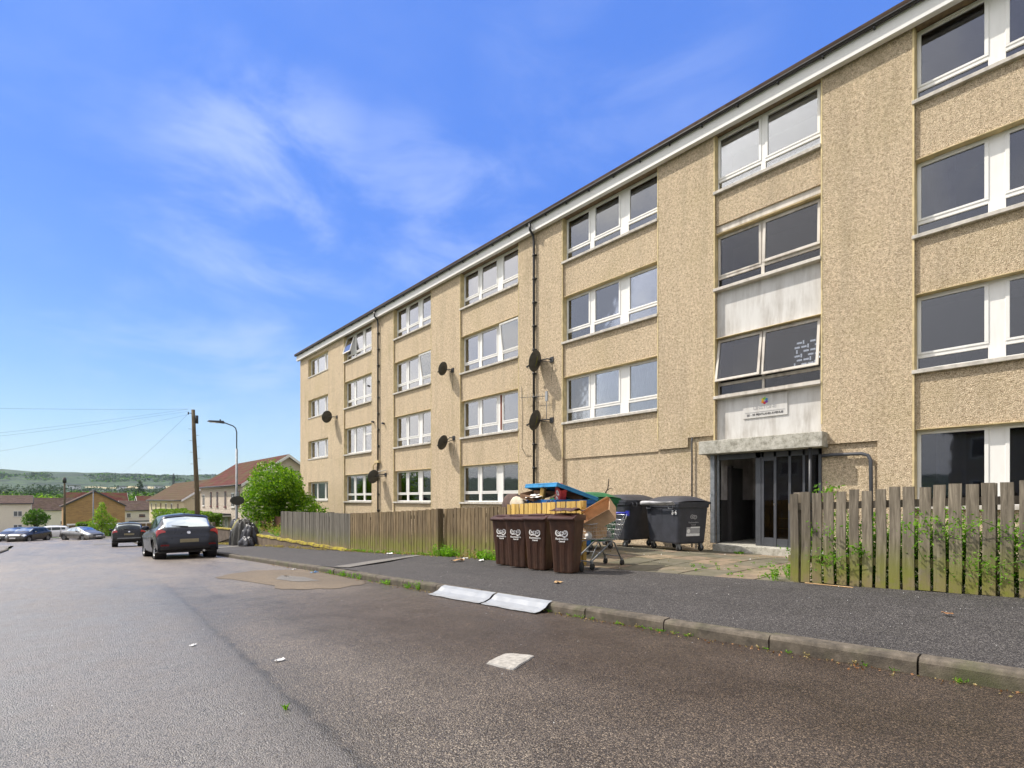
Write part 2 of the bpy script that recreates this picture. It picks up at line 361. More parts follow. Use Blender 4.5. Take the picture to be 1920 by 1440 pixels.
plain('alloy', (.42, .43, .45), .3, .1, 20, metal=.9)
plain('grass_ground', (.075, .11, .025), .95, .45, 1.4, bumps=.02)
plain('yard_soil', (.10, .09, .05), .95, .45, 2.5, bumps=.02)
plain('dark_wall', (.10, .075, .055), .95, .35, 5, bumps=.01); plain('concrete_wall', (.14, .105, .07), .9, .3, 3, bumps=.01)
def b(t):
    n = t.noise(t.P, 5, 6, .65)
    t.set(t.p, 'Base Color', t.ramp(n, [(.36, (.12, .085, .035)), (.50, (.30, .235, .03)), (.66, (.42, .36, .03))])); t.set(t.p, 'Roughness', .95); bump(t, t.noise(t.P, 60, 3), .5, .01)
material('mossy_coping', b)
def b(t):
    n = t.noise(t.P, .0028, 8, .62); n2 = t.noise(t.P, .012, 6, .6)
    f = t.math('ADD', t.math('MULTIPLY', n, .6), t.math('MULTIPLY', n2, .4))
    t.set(t.p, 'Base Color', t.ramp(f, [(.41, (.004, .014, .006)), (.47, (.010, .03, .010)), (.505, (.05, .095, .022)), (.53, (.012, .034, .010)), (.60, (.03, .065, .016)), (.65, (.09, .13, .03))])); t.set(t.p, 'Roughness', 1.0)
material('hill_land', b)
plain('straw_field', (.42, .35, .19), 1, .15, .01)

# ------------------------------------------------------------------ geometry helpers
def lerp(a, b, t): return a + (b-a)*t
def interp(x, xs, ys):
    if x <= xs[0]: return ys[0]
    for i in range(1, len(xs)):
        if x <= xs[i]: return lerp(ys[i-1], ys[i], (x-xs[i-1])/(xs[i]-xs[i-1]))
    return ys[-1]
GY = [-60, 0, 10, 29, 49, 70, 116, 200]; GZ = [2.4, .17, -.215, -1.15, -2.25, -2.95, -4.6, -6.2]
def G(y): return interp(y, GY, GZ)                    # height of the footway edge along the street
def kerbx(y): return interp(y, [-60, 8, 12, 20, 30, 45, 58], [4.15, 4.15, 4.27, 4.5, 4.8, 5.3, 5.6])
def roadz(x, y):
    k = kerbx(y); u = (x-1.1)/(k-1.1) if x > 1.1 else (1.1-x)/3.0
    return G(y) - .105 + .06*max(0, 1-u*u)
def forez(x, y):
    a = G(y)-.02 if y < 9 else G(9)-.02
    b_ = interp(x, [8.5, 10.4, 12.6], [0.0, -.02, -.13])
    return lerp(a, b_, min(1, max(0, (x-7.35)/1.6)))

class MB:
    """collects solids and links them as one mesh object"""
    def __init__(s): s.v = []; s.f = []; s.mi = []; s.m = []; s.sm = []
    def mid(s, m):
        if m is None: m = '_'
        if m not in s.m: s.m.append(m)
        return s.m.index(m)
    def raw(s, vs, fs, mat=None, smooth=False):
        o = len(s.v); s.v += [tuple(v) for v in vs]; k = s.mid(mat)
        for f in fs: s.f.append([i+o for i in f]); s.mi.append(k); s.sm.append(smooth)
        return s
    def box(s, x0, x1, y0, y1, z0, z1, mat=None, M=None):
        vs = [Vector(p) for p in ((x0,y0,z0),(x1,y0,z0),(x1,y1,z0),(x0,y1,z0),(x0,y0,z1),(x1,y0,z1),(x1,y1,z1),(x0,y1,z1))]
        if M: vs = [M @ v for v in vs]
        return s.raw(vs, [(3,2,1,0),(4,5,6,7),(0,1,5,4),(1,2,6,5),(2,3,7,6),(3,0,4,7)], mat)
    def hexa(s, bot, top, mat=None):                     # 4 bottom, 4 top corners
        return s.raw(list(bot)+list(top), [(3,2,1,0),(4,5,6,7),(0,1,5,4),(1,2,6,5),(2,3,7,6),(3,0,4,7)], mat)
    def tube(s, pts, r, n=8, mat=None, cap=True, smooth=True, M=None):
        pts = [Vector(p) for p in pts]
        rs = r if isinstance(r, (list, tuple)) else [r]*len(pts)
        vs = []; fs = []; up = None
        for i, p in enumerate(pts):
            t = (pts[min(i+1, len(pts)-1)] - pts[max(i-1, 0)]).normalized()
            if up is None: up = t.orthogonal().normalized()
            up = (up - t*up.dot(t)).normalized(); sd_ = t.cross(up)
            for k in range(n):
                a = 2*math.pi*k/n; vs.append(p + (up*math.cos(a) + sd_*math.sin(a))*rs[i])
        for i in range(len(pts)-1):
            for k in range(n): fs.append((i*n+k, i*n+(k+1)%n, (i+1)*n+(k+1)%n, (i+1)*n+k))
        if M: vs = [M @ v for v in vs]
        s.raw(vs, fs, mat, smooth)
        if cap:
            o = len(s.v)-len(vs); k_ = s.mid(mat)
            s.f.append([o+k for k in range(n-1, -1, -1)]); s.mi.append(k_); s.sm.append(False)
            s.f.append([o+(len(pts)-1)*n+k for k in range(n)]); s.mi.append(k_); s.sm.append(False)
        return s
    def lathe(s, prof, n=24, mat=None, M=None, smooth=True):   # profile (r, z) round local z
        vs = []; fs = []; m = len(prof)
        for k in range(n):
            a = 2*math.pi*k/n
            for (r_, z) in prof: vs.append(Vector((r_*math.cos(a), r_*math.sin(a), z)))
        for k in range(n):
            for i in range(m-1): fs.append((k*m+i, ((k+1)%n)*m+i, ((k+1)%n)*m+i+1, k*m+i+1))
        if M: vs = [M @ v for v in vs]
        return s.raw(vs, fs, mat, smooth)
    def prism(s, poly, axis, a, b_, mat=None, M=None):   # polygon in the two other axes, extruded along axis
        def P(u, v, w_): return {'x': (w_, u, v), 'y': (u, w_, v), 'z': (u, v, w_)}[axis]
        n = len(poly); vs = [Vector(P(u, v, a)) for u, v in poly] + [Vector(P(u, v, b_)) for u, v in poly]
        if M: vs = [M @ v for v in vs]
        fs = [tuple(range(n-1, -1, -1)), tuple(range(n, 2*n))] + [(i, (i+1)%n, n+(i+1)%n, n+i) for i in range(n)]
        return s.raw(vs, fs, mat)
    def grid(s, rows, mat=None, smooth=True, close=False):
        m = len(rows[0]); vs = [p for r_ in rows for p in r_]; fs = []
        for i in range(len(rows)-1):
            for k in range(m if close else m-1): fs.append((i*m+k, i*m+(k+1)%m, (i+1)*m+(k+1)%m, (i+1)*m+k))
        return s.raw(vs, fs, mat, smooth)
    def build(s, name, mat=None, parent=None, loc=None, bevel=0, solid=0, fix=True, subsurf=0):
        me = bpy.data.meshes.new(name); me.from_pydata(s.v, [], s.f)
        for m in s.m: me.materials.append(MAT[mat if m == '_' else m])
        me.polygons.foreach_set('material_index', s.mi); me.polygons.foreach_set('use_smooth', s.sm)
        if fix:
            bm = bmesh.new(); bm.from_mesh(me); bmesh.ops.recalc_face_normals(bm, faces=bm.faces); bm.to_mesh(me); bm.free()
        me.update()
        o = bpy.data.objects.new(name, me); COL.objects.link(o)
        if parent: o.parent = parent
        if loc: o.location = loc
        if solid: md = o.modifiers.new('solid', 'SOLIDIFY'); md.thickness = solid; md.offset = 0
        if subsurf: md = o.modifiers.new('sub', 'SUBSURF'); md.levels = md.render_levels = subsurf
        if bevel: md = o.modifiers.new('bevel', 'BEVEL'); md.width = bevel; md.segments = 2; md.limit_method = 'ANGLE'; md.angle_limit = R(35)
        return o
def tag(o, label=None, cat=None, group=None, kind=None):
    if label: o['label'] = label
    if cat: o['category'] = cat
    if group: o['group'] = group
    if kind: o['kind'] = kind
    return o
def empty(name, loc, rz=0, label=None, cat=None, group=None):
    o = bpy.data.objects.new(name, None); COL.objects.link(o); o.location = loc; o.rotation_euler = (0, 0, rz)
    o.empty_display_size = .2
    return tag(o, label, cat, group)
KIDS = {}
def copy_tree(o, parent=None):
    c = o.copy(); COL.objects.link(c)
    if parent: c.parent = parent; c.matrix_parent_inverse = o.matrix_parent_inverse.copy()
    for ch in [x for x in bpy.data.objects if x.parent == o]: copy_tree(ch, c)
    return c
def text_mesh(s, size, extrude=.002, align='CENTER', bold=0):
    cu = bpy.data.curves.new('t', 'FONT'); cu.body = s; cu.size = size; cu.extrude = extrude; cu.align_x = align; cu.align_y = 'CENTER'; cu.resolution_u = 3; cu.offset = bold
    o = bpy.data.objects.new('t', cu); COL.objects.link(o)
    dg = bpy.context.evaluated_depsgraph_get(); me = bpy.data.meshes.new_from_object(o.evaluated_get(dg))
    bpy.data.objects.remove(o); bpy.data.curves.remove(cu); return me
def text_obj(name, s, size, mat, M, parent, bold=0, extrude=.002):   # M places the text's xy plane
    me = text_mesh(s, size, extrude, bold=bold); me.transform(M); me.materials.clear(); me.materials.append(MAT[mat])
    o = bpy.data.objects.new(name, me); COL.objects.link(o); o.parent = parent; return o
# writing that faces -X (the street): text x -> -Y, text y -> +Z, normal -> -X
FACE_X = Matrix(((0, 0, -1, 0), (-1, 0, 0, 0), (0, 1, 0, 0), (0, 0, 0, 1)))
FACE_Y = Matrix(((1, 0, 0, 0), (0, 0, -1, 0), (0, 1, 0, 0), (0, 0, 0, 1)))   # faces -Y
def TR(x, y, z): return Matrix.Translation((x, y, z))

def leaves(mb, pts, size, mat=None, rn=rnd, flat=0.0, ratio=.55):
    for p in pts:
        s_ = size*rn.uniform(.6, 1.35)
        a = Vector((rn.gauss(0, 1), rn.gauss(0, 1), rn.gauss(0, 1)*(1-flat))).normalized()
        b_ = a.orthogonal().normalized(); b_.rotate(Matrix.Rotation(rn.uniform(0, 6.28), 3, a)); c = a.cross(b_)
        p = Vector(p)
        mb.raw([p-b_*s_*.5, p+c*s_*ratio*.5+a*s_*.08, p+b_*s_*.5, p-c*s_*ratio*.5+a*s_*.08], [(0, 1, 2, 3)], mat)

# ================================================================== SETTING
def sheet(name, xs, ys, zf, mat, kind='structure', off=0):
    mb = MB(); rows = [[(x(y) if callable(x) else x, y, zf((x(y) if callable(x) else x), y)+off) for x in xs] for y in ys]
    mb.grid(rows, mat, smooth=True); o = mb.build(name, mat, fix=False)
    if o.data.polygons and o.data.polygons[0].normal.z < 0: o.data.flip_normals()
    return tag(o, kind=kind)
ys = [-30+i*1.0 for i in range(90)]
xs = [-1.9+.25*i for i in range(1, 24)]
def rx(i): return lambda y: lerp(-1.9, kerbx(y), i/24)
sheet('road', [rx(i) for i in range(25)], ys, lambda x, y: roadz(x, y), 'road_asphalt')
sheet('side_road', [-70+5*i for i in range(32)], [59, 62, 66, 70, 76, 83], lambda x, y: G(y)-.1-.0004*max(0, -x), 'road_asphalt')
# footway
def px_(i): return lambda y: lerp(kerbx(y)+.125, 7.38, i/8)
sheet('pavement', [px_(i) for i in range(9)], ys, lambda x, y: G(y)-.004 + .012*math.sin(x*2+y*.6), 'path_asphalt')
sheet('left_pavement', [-4.2, -3.2, -2.02], [-30+i*2 for i in range(44)], lambda x, y: G(y)-.0, 'pale_patch')
sheet('repair_band', [lambda y: 0, ], [0, 1], lambda x, y: 0, 'path_asphalt') if False else None
# kerbs: stones 915 mm long with a joint
def kerb(name, xf, y0, y1, side):
    mb = MB(); y = y0; rn = random.Random(3)
    while y < y1:
        L = .905; a, b_ = y, y+L; j = rn.uniform(-.006, .006); jz = rn.uniform(-.008, .006)
        xa, xb = xf(a)+j, xf(b_)+j
        def sec(x, yy):
            z = G(yy)+jz; q = .125*side
            return [(x, yy, z-.28), (x, yy, z-.028), (x+.012*side, yy, z-.006), (x+.03*side, yy, z+.002), (x+q, yy, z+.004), (x+q, yy, z-.28)]
        mb.grid([sec(xa, a), sec(xa, a+.006), sec(xb, b_-.006), sec(xb, b_)], 'kerb_stone', smooth=False)
        k = sec(xa, a); mb.raw(k, [tuple(range(6))], 'kerb_stone'); k = sec(xb, b_); mb.raw(k, [tuple(range(6))], 'kerb_stone')
        y += .917
    return tag(mb.build(name, 'kerb_stone', bevel=.006), kind='structure')
kerb('kerb', kerbx, -7.57, 57, 1)
kerb('left_kerb', lambda y: -1.9 - max(0, (y-50))**2*.03, -8, 60, -1)
# surface patches, each a thin sheet lying on the one below
def patch(name, outline, zf, mat, off=.006):
    mb = MB(); cx = sum(p[0] for p in outline)/len(outline); cy = sum(p[1] for p in outline)/len(outline)
    rings = []
    for f in (1, .75, .5, .25):
        rings.append([(cx+(x-cx)*f, cy+(y-cy)*f, zf(cx+(x-cx)*f, cy+(y-cy)*f)+off) for x, y in outline])
    mb.grid(rings, mat, close=True); mb.raw(rings[-1], [tuple(range(len(outline)))], mat)
    o = mb.build(name, mat, fix=False)
    if o.data.polygons[0].normal.z < 0: o.data.flip_normals()
    return tag(o, kind='structure')
def wob(pts, amp=.05, n=5, seed=1):
    rn = random.Random(seed); out = []
    for i in range(len(pts)):
        a, b_ = pts[i], pts[(i+1) % len(pts)]
        for k in range(n): t = k/n; out.append((lerp(a[0], b_[0], t)+rn.uniform(-amp, amp), lerp(a[1], b_[1], t)+rn.uniform(-amp, amp)))
    return out
patch('road_patch', wob([(2.35, 11.0), (2.7, 8.9), (2.65, 8.1), (3.3, 7.55), (3.95, 7.9), (4.08, 8.3), (4.12, 11.6), (3.3, 12.1)], .05, 6, 2), roadz, 'old_patch')
patch('road_patch', wob([(3.05, 9.6), (3.2, 8.9), (3.5, 8.8), (3.55, 9.6), (3.35, 10.3)], .03, 5, 3), roadz, 'pale_patch', .011)
patch('pavement_patch', wob([(4.35, 10.2), (4.45, 9.75), (7.0, 11.1), (7.1, 11.5), (5.6, 10.9)], .02, 4, 4), lambda x, y: G(y)+.012, 'pale_patch', .006)
patch('pavement_patch', wob([(5.1, 24.4), (6.9, 25.4), (6.8, 26.6), (5.0, 25.6)], .03, 4, 5), lambda x, y: G(y)+.012, 'pale_patch', .006)
patch('road_marking', wob([(2.75, 50.5), (4.1, 51.0), (4.0, 54.0), (2.9, 53.8)], .05, 4, 6), roadz, 'pale_patch', .006)
# forecourt of concrete slabs
mb = MB(); rn = random.Random(11)
y = 2.45; row = 0
while y < 10.5:
    x = 7.40 - (row % 2)*.3; 
    while x < 12.75:
        dx = .895 if row % 3 else .595
        x1 = min(x+dx, 12.8); a = max(x, 7.40)
        if x1-a > .05:
            t_ = [rn.uniform(-.006, .006) for _ in range(4)]; g = .007
            cs = [(a+g, y+g), (x1-g, y+g), (x1-g, y+.6-g), (a+g, y+.6-g)]
            mb.hexa([(p[0], p[1], forez(*p)-.06) for p in cs], [(p[0], p[1], forez(*p)+t_[i]) for i, p in enumerate(cs)], 'paving_slab')
        x += dx
    y += .6; row += 1
tag(mb.build('forecourt', 'paving_slab', bevel=.006), kind='structure')
sheet('forecourt_bed', [7.39, 9, 10.5, 12.9], [2.4+i*.5 for i in range(18)], lambda x, y: forez(x, y)-.03, 'yard_soil')
def yardz(x, y): return lerp(G(y)-.05, -.49, min(1, max(0, (y-12)/3.5))) if y < 15.5 else (-.49 if y < 26 else lerp(-.49, G(y), min(1, (y-26)/8)))
sheet('yard', [7.42, 9, 11, 12.8], [9.9+i for i in range(30)], yardz, 'yard_soil')
sheet('front_garden', [7.42, 9, 11, 12.8], [-20+i for i in range(23)], lambda x, y: G(y)-.04, 'yard_soil')
# land: one sheet out to the hills
def landz(r, az, y, x):
    n = lambda s, k: mnoise.noise(Vector((az*k, s, r*.0012)))
    near = G(y)-.32 if r < 150 else -6.0
    far = interp(r, [150, 260, 420, 900, 1500, 2500, 3500, 4600, 7000], [-6, -7, -6, 1, 12, 50, 141, 150, 120])
    if r > 1500: far += (n(3, 9)*10 + n(8, 34)*5 + abs(n(5, 160))*9)*min(1, (r-1500)/1500)
    return near if r < 110 else lerp(G(min(y, 140))-.32 if y > 0 else G(y)-.32, far, min(1, (r-110)/60.0))
mb = MB(); rows = []
rads = [4, 12, 25, 40, 60, 80, 100, 115, 135, 155, 180, 220, 270, 340, 420, 550, 720, 900, 1150, 1500, 1750, 2000, 2200, 2350, 2480, 2600, 2750, 2900, 3050, 3200, 3350, 3500, 3700, 4000, 4600, 5600, 7000]
NA = 720
for r_ in rads:
    row = []
    for k in range(NA):
        az = 2*math.pi*k/NA; x, y = r_*math.sin(az), r_*math.cos(az); row.append((x, y, landz(r_, az, max(-60, y), x)))
    rows.append(row)
mb.grid(rows, 'grass_ground', smooth=True, close=True)
for i in range(len(rads)-1):
    for k in range(NA):
        f = i*NA+k; r_ = rads[i]; azd = k*360/NA
        if r_ >= 500: mb.mi[f] = mb.mid('hill_land')
        if 2200 <= r_ < 2480 and 2 < azd < 20: mb.mi[f] = mb.mid('straw_field')
land = mb.build('ground', 'grass_ground', fix=False)
if land.data.polygons[900].normal.z < 0: land.data.flip_normals()
tag(land, kind='structure')

# ================================================================== BLOCK OF FLATS
block = empty('block_of_flats', (12.6, 14, 0), 0, 'long four storey block of flats in beige roughcast beside the pavement', 'apartment block')
BO = Vector((12.6, 14, 0))
def bb(mb, name, mat=None, parent=None, **k):
    """build world-coordinate geometry under the block"""
    for i, v in enumerate(mb.v): mb.v[i] = (v[0]-BO.x, v[1]-BO.y, v[2])
    return mb.build(name, mat, parent or block, **k)
SILL = [1.01, 3.655, 6.30, 8.945]; HEAD = [2.54, 5.185, 7.83, 10.44]
YL = 34.84; YR = -6.5; XF = 12.60; XB = 12.95
bays = {'B': (28.06, 24.70), 'C': (22.43, 19.14), 'D': (16.98, 13.48), 'E': (11.35, 7.81), 'F': (6.16, 3.74), 'G': (2.11, -1.6)}
wall = MB()
# piers between the bays
def pier(a, b_, z0=-.9, z1=10.62): wall.box(XF, XB, b_, a, z0, z1, 'roughcast')
# far end with plain punched windows
Ab = (33.43, 30.30)
pier(YL, Ab[0]); pier(Ab[0]+0, Ab[1], -.9, 1.09)
for i in range(4):
    z0 = SILL[i]+.06 + 1.19; z1 = (SILL[i+1]+.06) if i < 3 else 10.62
    wall.box(XF, XB, Ab[1], Ab[0], z0, z1, 'roughcast')
pier(Ab[1], 28.06)
pier(24.70, 22.43); pier(19.14, 16.98); pier(13.48, 11.35)
# pier beside the entrance is cut back near the ground
wall.box(XF, XB, 6.90, 7.81, 2.55, 10.62, 'roughcast'); wall.box(XF, XB, 6.16, 6.90, 2.80, 10.62, 'roughcast')
wall.box(XF+.06, XB, 6.16, 7.81, -.9, 2.549, 'roughcast'); wall.box(XF+.06, XB, 6.16, 6.899, 2.549, 2.799, 'roughcast')
wall.box(XF, XB, 2.71, 3.74, 2.37, 10.62, 'roughcast'); wall.box(XF, XB, 2.11, 2.71, -.9, 10.62, 'roughcast')
wall.box(XF+.06, XB, 2.71, 3.74, -.9, 2.369, 'roughcast')
pier(-1.6, YR)
SP = .055
for k, (a, b_) in bays.items():
    if k == 'F': continue
    zb = -.9 if k != 'E' else 2.5
    if k == 'E': wall.box(XF+.09, XB, b_, a, -.9, 2.50, 'roughcast'); wall.box(XF+SP, XB, b_, a, 2.50, SILL[1], 'roughcast')
    else: wall.box(XF+SP, XB, b_, a, -.9, SILL[0], 'roughcast'); wall.box(XF+SP, XB, b_, a, HEAD[0], SILL[1], 'roughcast')
    for i in (1, 2): wall.box(XF+SP, XB, b_, a, HEAD[i], SILL[i+1], 'roughcast')
wall.box(XF+SP, XB, 3.74, 6.16, 8.13, SILL[3], 'roughcast')
wall.box(XB+.02, 20.0, YL-.3, YL, -.9, 10.5, 'roughcast'); wall.box(XB+.02, 20.0, YR, YR+.3, -.9, 10.5, 'roughcast')
wall.box(20.0, 20.3, YR, YL, -.9, 10.5, 'roughcast')
bb(wall, 'wall')
# smooth render band at each bay edge
mb = MB()
for k, (a, b_) in list(bays.items()):
    mb.box(XF-.006, XF+.03, a-.004, a+.028, -.4 if k not in 'EF' else 2.56, 10.44, 'cream_render')
    mb.box(XF-.006, XF+.03, b_-.028, b_+.004, -.4 if k not in 'EF' else 2.82, 10.44, 'cream_render')
bb(mb, 'edge_bead')
# roof, fascia, gutter
mb = MB()
mb.prism([(12.30, 10.76), (16.4, 11.75), (20.8, 10.76), (20.8, 10.84), (16.4, 11.84), (12.30, 10.84)], 'y', YR-.3, YL+.28, 'brown_tiles'); bb(mb, 'roof')
mb = MB(); mb.box(12.42, 12.56, YR-.2, YL+.2, 10.40, 10.74, 'fascia_white'); mb.box(12.56, 12.95, YR, YL, 10.45, 10.60, 'soffit_wood'); bb(mb, 'fascia', bevel=.006)
mb = MB()
prof = [(12.30, 10.755), (12.30, 10.73), (12.32, 10.71), (12.35, 10.70), (12.39, 10.71), (12.41, 10.73), (12.41, 10.755)]
mb.prism(prof, 'y', YR-.3, YL+.26, 'black_plastic')
y = YR
while y < YL: mb.box(12.33, 12.419, y, y+.03, 10.67, 10.70, 'black_plastic'); y += .92
bb(mb, 'gutter')
# downpipes
def downpipe(y, z0, z1, extra=None):
    mb = MB(); mb.tube([(12.33, y, 10.66), (12.34, y, 10.45), (12.50, y, 10.30), (12.53, y, 10.1), (12.53, y, z0)], .042, 10, 'black_plastic')
    z = z1
    while z > z0: mb.tube([(12.53, y, z), (12.53, y, z+.07)], .055, 10, 'black_plastic'); mb.box(12.53, 12.60, y-.085, y+.085, z+.02, z+.05, 'black_plastic'); z -= .82
    if extra: extra(mb)
    return bb(mb, 'downpipe')
downpipe(12.62, -.3, 9.6)
def hop(mb):
    mb.box(12.46, 12.60, 23.75, 24.15, 3.02, 3.14, 'cream_render'); mb.tube([(12.53, 24.1, 3.05), (12.5, 24.35, 2.9), (12.5, 24.3, 2.55)], .03, 8, 'cream_render')
    mb.tube([(12.52, 24.6, 2.52), (12.52, 23.0, 2.62)], .02, 6, 'sill_concrete')
downpipe(23.89, -.5, 9.6, hop)
for y_, z_ in ((24.45, 5.17), (23.35, 4.97), (24.9, 7.1)): mb = MB(); mb.tube([(12.6, y_, z_), (12.46, y_, z_+.01)], .05, 8, 'dark_metal'); bb(mb, 'vent_pipe')
for y_ in (29.6, 25.4): mb = MB(); mb.box(12.38, 12.60, y_-.2, y_+.2, .10, .36, 'stained_panel'); mb.box(12.36, 12.60, y_-.24, y_+.24, .36, .40, 'dark_metal'); bb(mb, 'meter_box')

# ---- windows
XW = 12.80
interior = MB(); rnw = random.Random(5)
def window(y1, y0, z0, z1, lights, strip=.27, kind='upvc', opened=None, curtains=None, head=True, top_extra=0, xw=XW, label=None, sill=True, gl='window_glass', room=True, small_top=None, vents=False, fw=.055, tilt=.25):
    """y1 > y0: the opening; lights: list of (ya, yb) glass spans, left to right"""
    fm = {'upvc': 'upvc', 'old': 'old_white_timber'}[kind]; f = MB(); g = MB(); zs = z0+.05
    f.box(xw, xw+.07, y0, y1, zs, zs+.05, fm); f.box(xw, xw+.07, y0, y1, z1-.05, z1, fm)
    if gl == 'window_glass' and y1 > 13: gl = 'bright_glass' if z0 > 2 else 'window_glass'
    if kind == 'upvc' or True: lights = [(min(a+.042, y1-.03), max(b_-.042, y0+.03)) for a, b_ in lights]
    edges = [y1]
    for (a, b_) in lights: edges += [a, b_]
    edges.append(y0)
    for i in range(0, len(edges), 2):
        a, b_ = edges[i], edges[i+1]
        if a-b_ > .005: f.box(xw-.002, xw+.068, b_, a, zs+.05, z1-.05, fm)
    zt = zs+.05+strip
    for i, (a, b_) in enumerate(lights):
        lo = zs+.05
        if strip > 0:
            f.box(xw-.004, xw+.066, b_, a, zt-.0, zt+.07, fm)
            g.box(xw+.03, xw+.036, b_, a, lo, zt, gl); lo = zt+.07
        if small_top and i == small_top[0]: f.box(xw-.004, xw+.066, b_, a, small_top[1], small_top[1]+.07, fm)
        if opened and i in opened:
            piv = Vector((xw, 0, z1-.05)) if opened[i] > 0 else Vector((xw, 0, lo))
            M = Matrix.Translation(piv) @ Matrix.Rotation(opened[i], 4, 'Y') @ Matrix.Translation(-piv)
            for bx in ((b_-.02, a+.02, lo-.01, lo+.05), (b_-.02, a+.02, z1-.11, z1-.05), (b_-.02, b_+.04, lo+.05, z1-.11), (a-.04, a+.02, lo+.05, z1-.11)):
                f.box(xw-.025, xw+.022, bx[0], bx[1], bx[2], bx[3], fm, M)
            g.box(xw, xw+.006, b_+.04, a-.04, lo+.05, z1-.11, gl, M)
        else:
            s_ = .042                                             # sash ring standing 15 mm proud
            for bx in ((b_, a, lo, lo+s_), (b_, a, z1-.05-s_, z1-.05), (b_, b_+s_, lo+s_, z1-.05-s_), (a-s_, a, lo+s_, z1-.05-s_)):
                f.box(xw-.017, xw+.05, bx[0]-.008, bx[1]+.008, bx[2], bx[3], fm)
            g.box(xw+.012, xw+.018, b_+s_-.008, a-s_+.008, lo+s_, z1-.05-s_, gl)
        if vents: f.box(xw-.03, xw-.005, lerp(b_, a, .3), lerp(b_, a, .75), z1-.045, z1-.02, fm)
    o = bb(f, 'window', bevel=.004)
    if label: o['label'] = label
    bb2 = lambda m_, n_, **k: bb(m_, n_, None, o, **k)
    bb2(g, 'pane')
    if sill: s_ = MB(); s_.box(XF-.03, xw-.001, y0+.004, y1+.035, z0-.03, z0+.045, 'sill_concrete' if kind == 'upvc' else 'old_white_timber'); bb2(s_, 'sill', bevel=.006)
    # reveals
    r_ = MB(); r_.box(XF+.035, xw+.02, y1-.012, y1-.001, z0+.046, z1-.001, 'cream_render')
    if not head: bb2(r_, 'reveal'); r_ = MB()
    r_.box(XF+.035, xw+.02, y0+.001, y0+.012, z0+.046, z1-.001, 'cream_render')
    if head: r_.box(XF+.02, xw+.02, y0+.013, y1-.013, z1-.012, z1-.001, 'cream_render')
    bb2(r_, 'reveal')
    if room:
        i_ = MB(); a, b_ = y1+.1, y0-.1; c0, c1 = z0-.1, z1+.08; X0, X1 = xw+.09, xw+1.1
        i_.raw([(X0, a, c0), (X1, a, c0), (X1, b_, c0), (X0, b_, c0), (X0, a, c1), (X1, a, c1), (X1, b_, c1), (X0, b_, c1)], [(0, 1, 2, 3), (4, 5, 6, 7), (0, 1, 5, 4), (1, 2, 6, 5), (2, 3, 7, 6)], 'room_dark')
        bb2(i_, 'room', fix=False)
    if curtains:
        c_ = MB(); full = curtains
        for (mat_, ya, yb, za, zb) in full:
            n = max(4, int((ya-yb)/.05)); ya, yb, za, zb = y1-(y1-y0)*ya if ya <= 1 else ya, y1-(y1-y0)*yb if yb <= 1 else yb, za, zb
            ya, yb = max(ya, yb), min(ya, yb); n = max(4, int((ya-yb)/.045))
            rows = [[(xw+.085+.014*math.sin(k*1.9+k*k*.01), lerp(ya, yb, k/n), z_) for k in range(n+1)] for z_ in (z0+za*(z1-z0), z0+zb*(z1-z0))]
            c_.grid(rows, mat_)
        bb2(c_, 'curtain', fix=False)
    return o
def L3(y1, y0, wide=0):
    W = y1-y0; s_ = W/3.52
    return [(y1-.07*s_, y1-.95*s_), (y1-(1.20)*s_, y1-2.10*s_), (y1-(2.48 if wide else 2.36)*s_, y1-3.44*s_)]
NET = 'net_curtain'
cur = {
 ('A', 0): [('grey_curtain', .35, 1, 0, 1)], ('A', 1): [(NET, .15, 1, 0, 1)], ('A', 2): [(NET, .2, 1, 0, 1)], ('A', 3): [(NET, .2, 1, 0, 1)],
 ('B', 0): [('grey_curtain', .33, .7, 0, 1)], ('B', 1): [(NET, .2, .62, 0, 1), (NET, .68, 1, 0, 1)], ('B', 2): [(NET, .12, 1, 0, 1)], ('B', 3): [(NET, .08, 1, 0, .88)],
 ('C', 0): [('grey_curtain', .28, .95, 0, 1)], ('C', 1): [(NET, .1, 1, 0, 1)], ('C', 2): [(NET, .1, .66, 0, 1)], ('C', 3): [(NET, .1, .30, 0, .93), (NET, .33, .6, 0, .93), ('blue_curtain', .74, 1, 0, 1)],
 ('D', 0): [('grey_curtain', .34, .48, 0, 1)], ('D', 1): [('grey_curtain', .12, 1, 0, 1)], ('D', 2): [('blue_curtain', .0, .5, 0, 1), (NET, .7, 1, 0, 1)], ('D', 3): [(NET, .08, 1, 0, .86)],
 ('E', 1): [('grey_curtain', .08, .62, 0, 1), ('blind', .68, 1, 0, 1)], ('E', 2): [('grey_curtain', .0, 1, 0, 1)], ('E', 3): [('grey_curtain', .06, 1, 0, .9)],
 ('G', 0): [('grey_curtain', .08, .2, 0, 1)], ('G', 1): [('blind', .3, 1, .75, 1)], ('G', 2): [('grey_curtain', 0, .16, 0, 1)], ('G', 3): None,
}
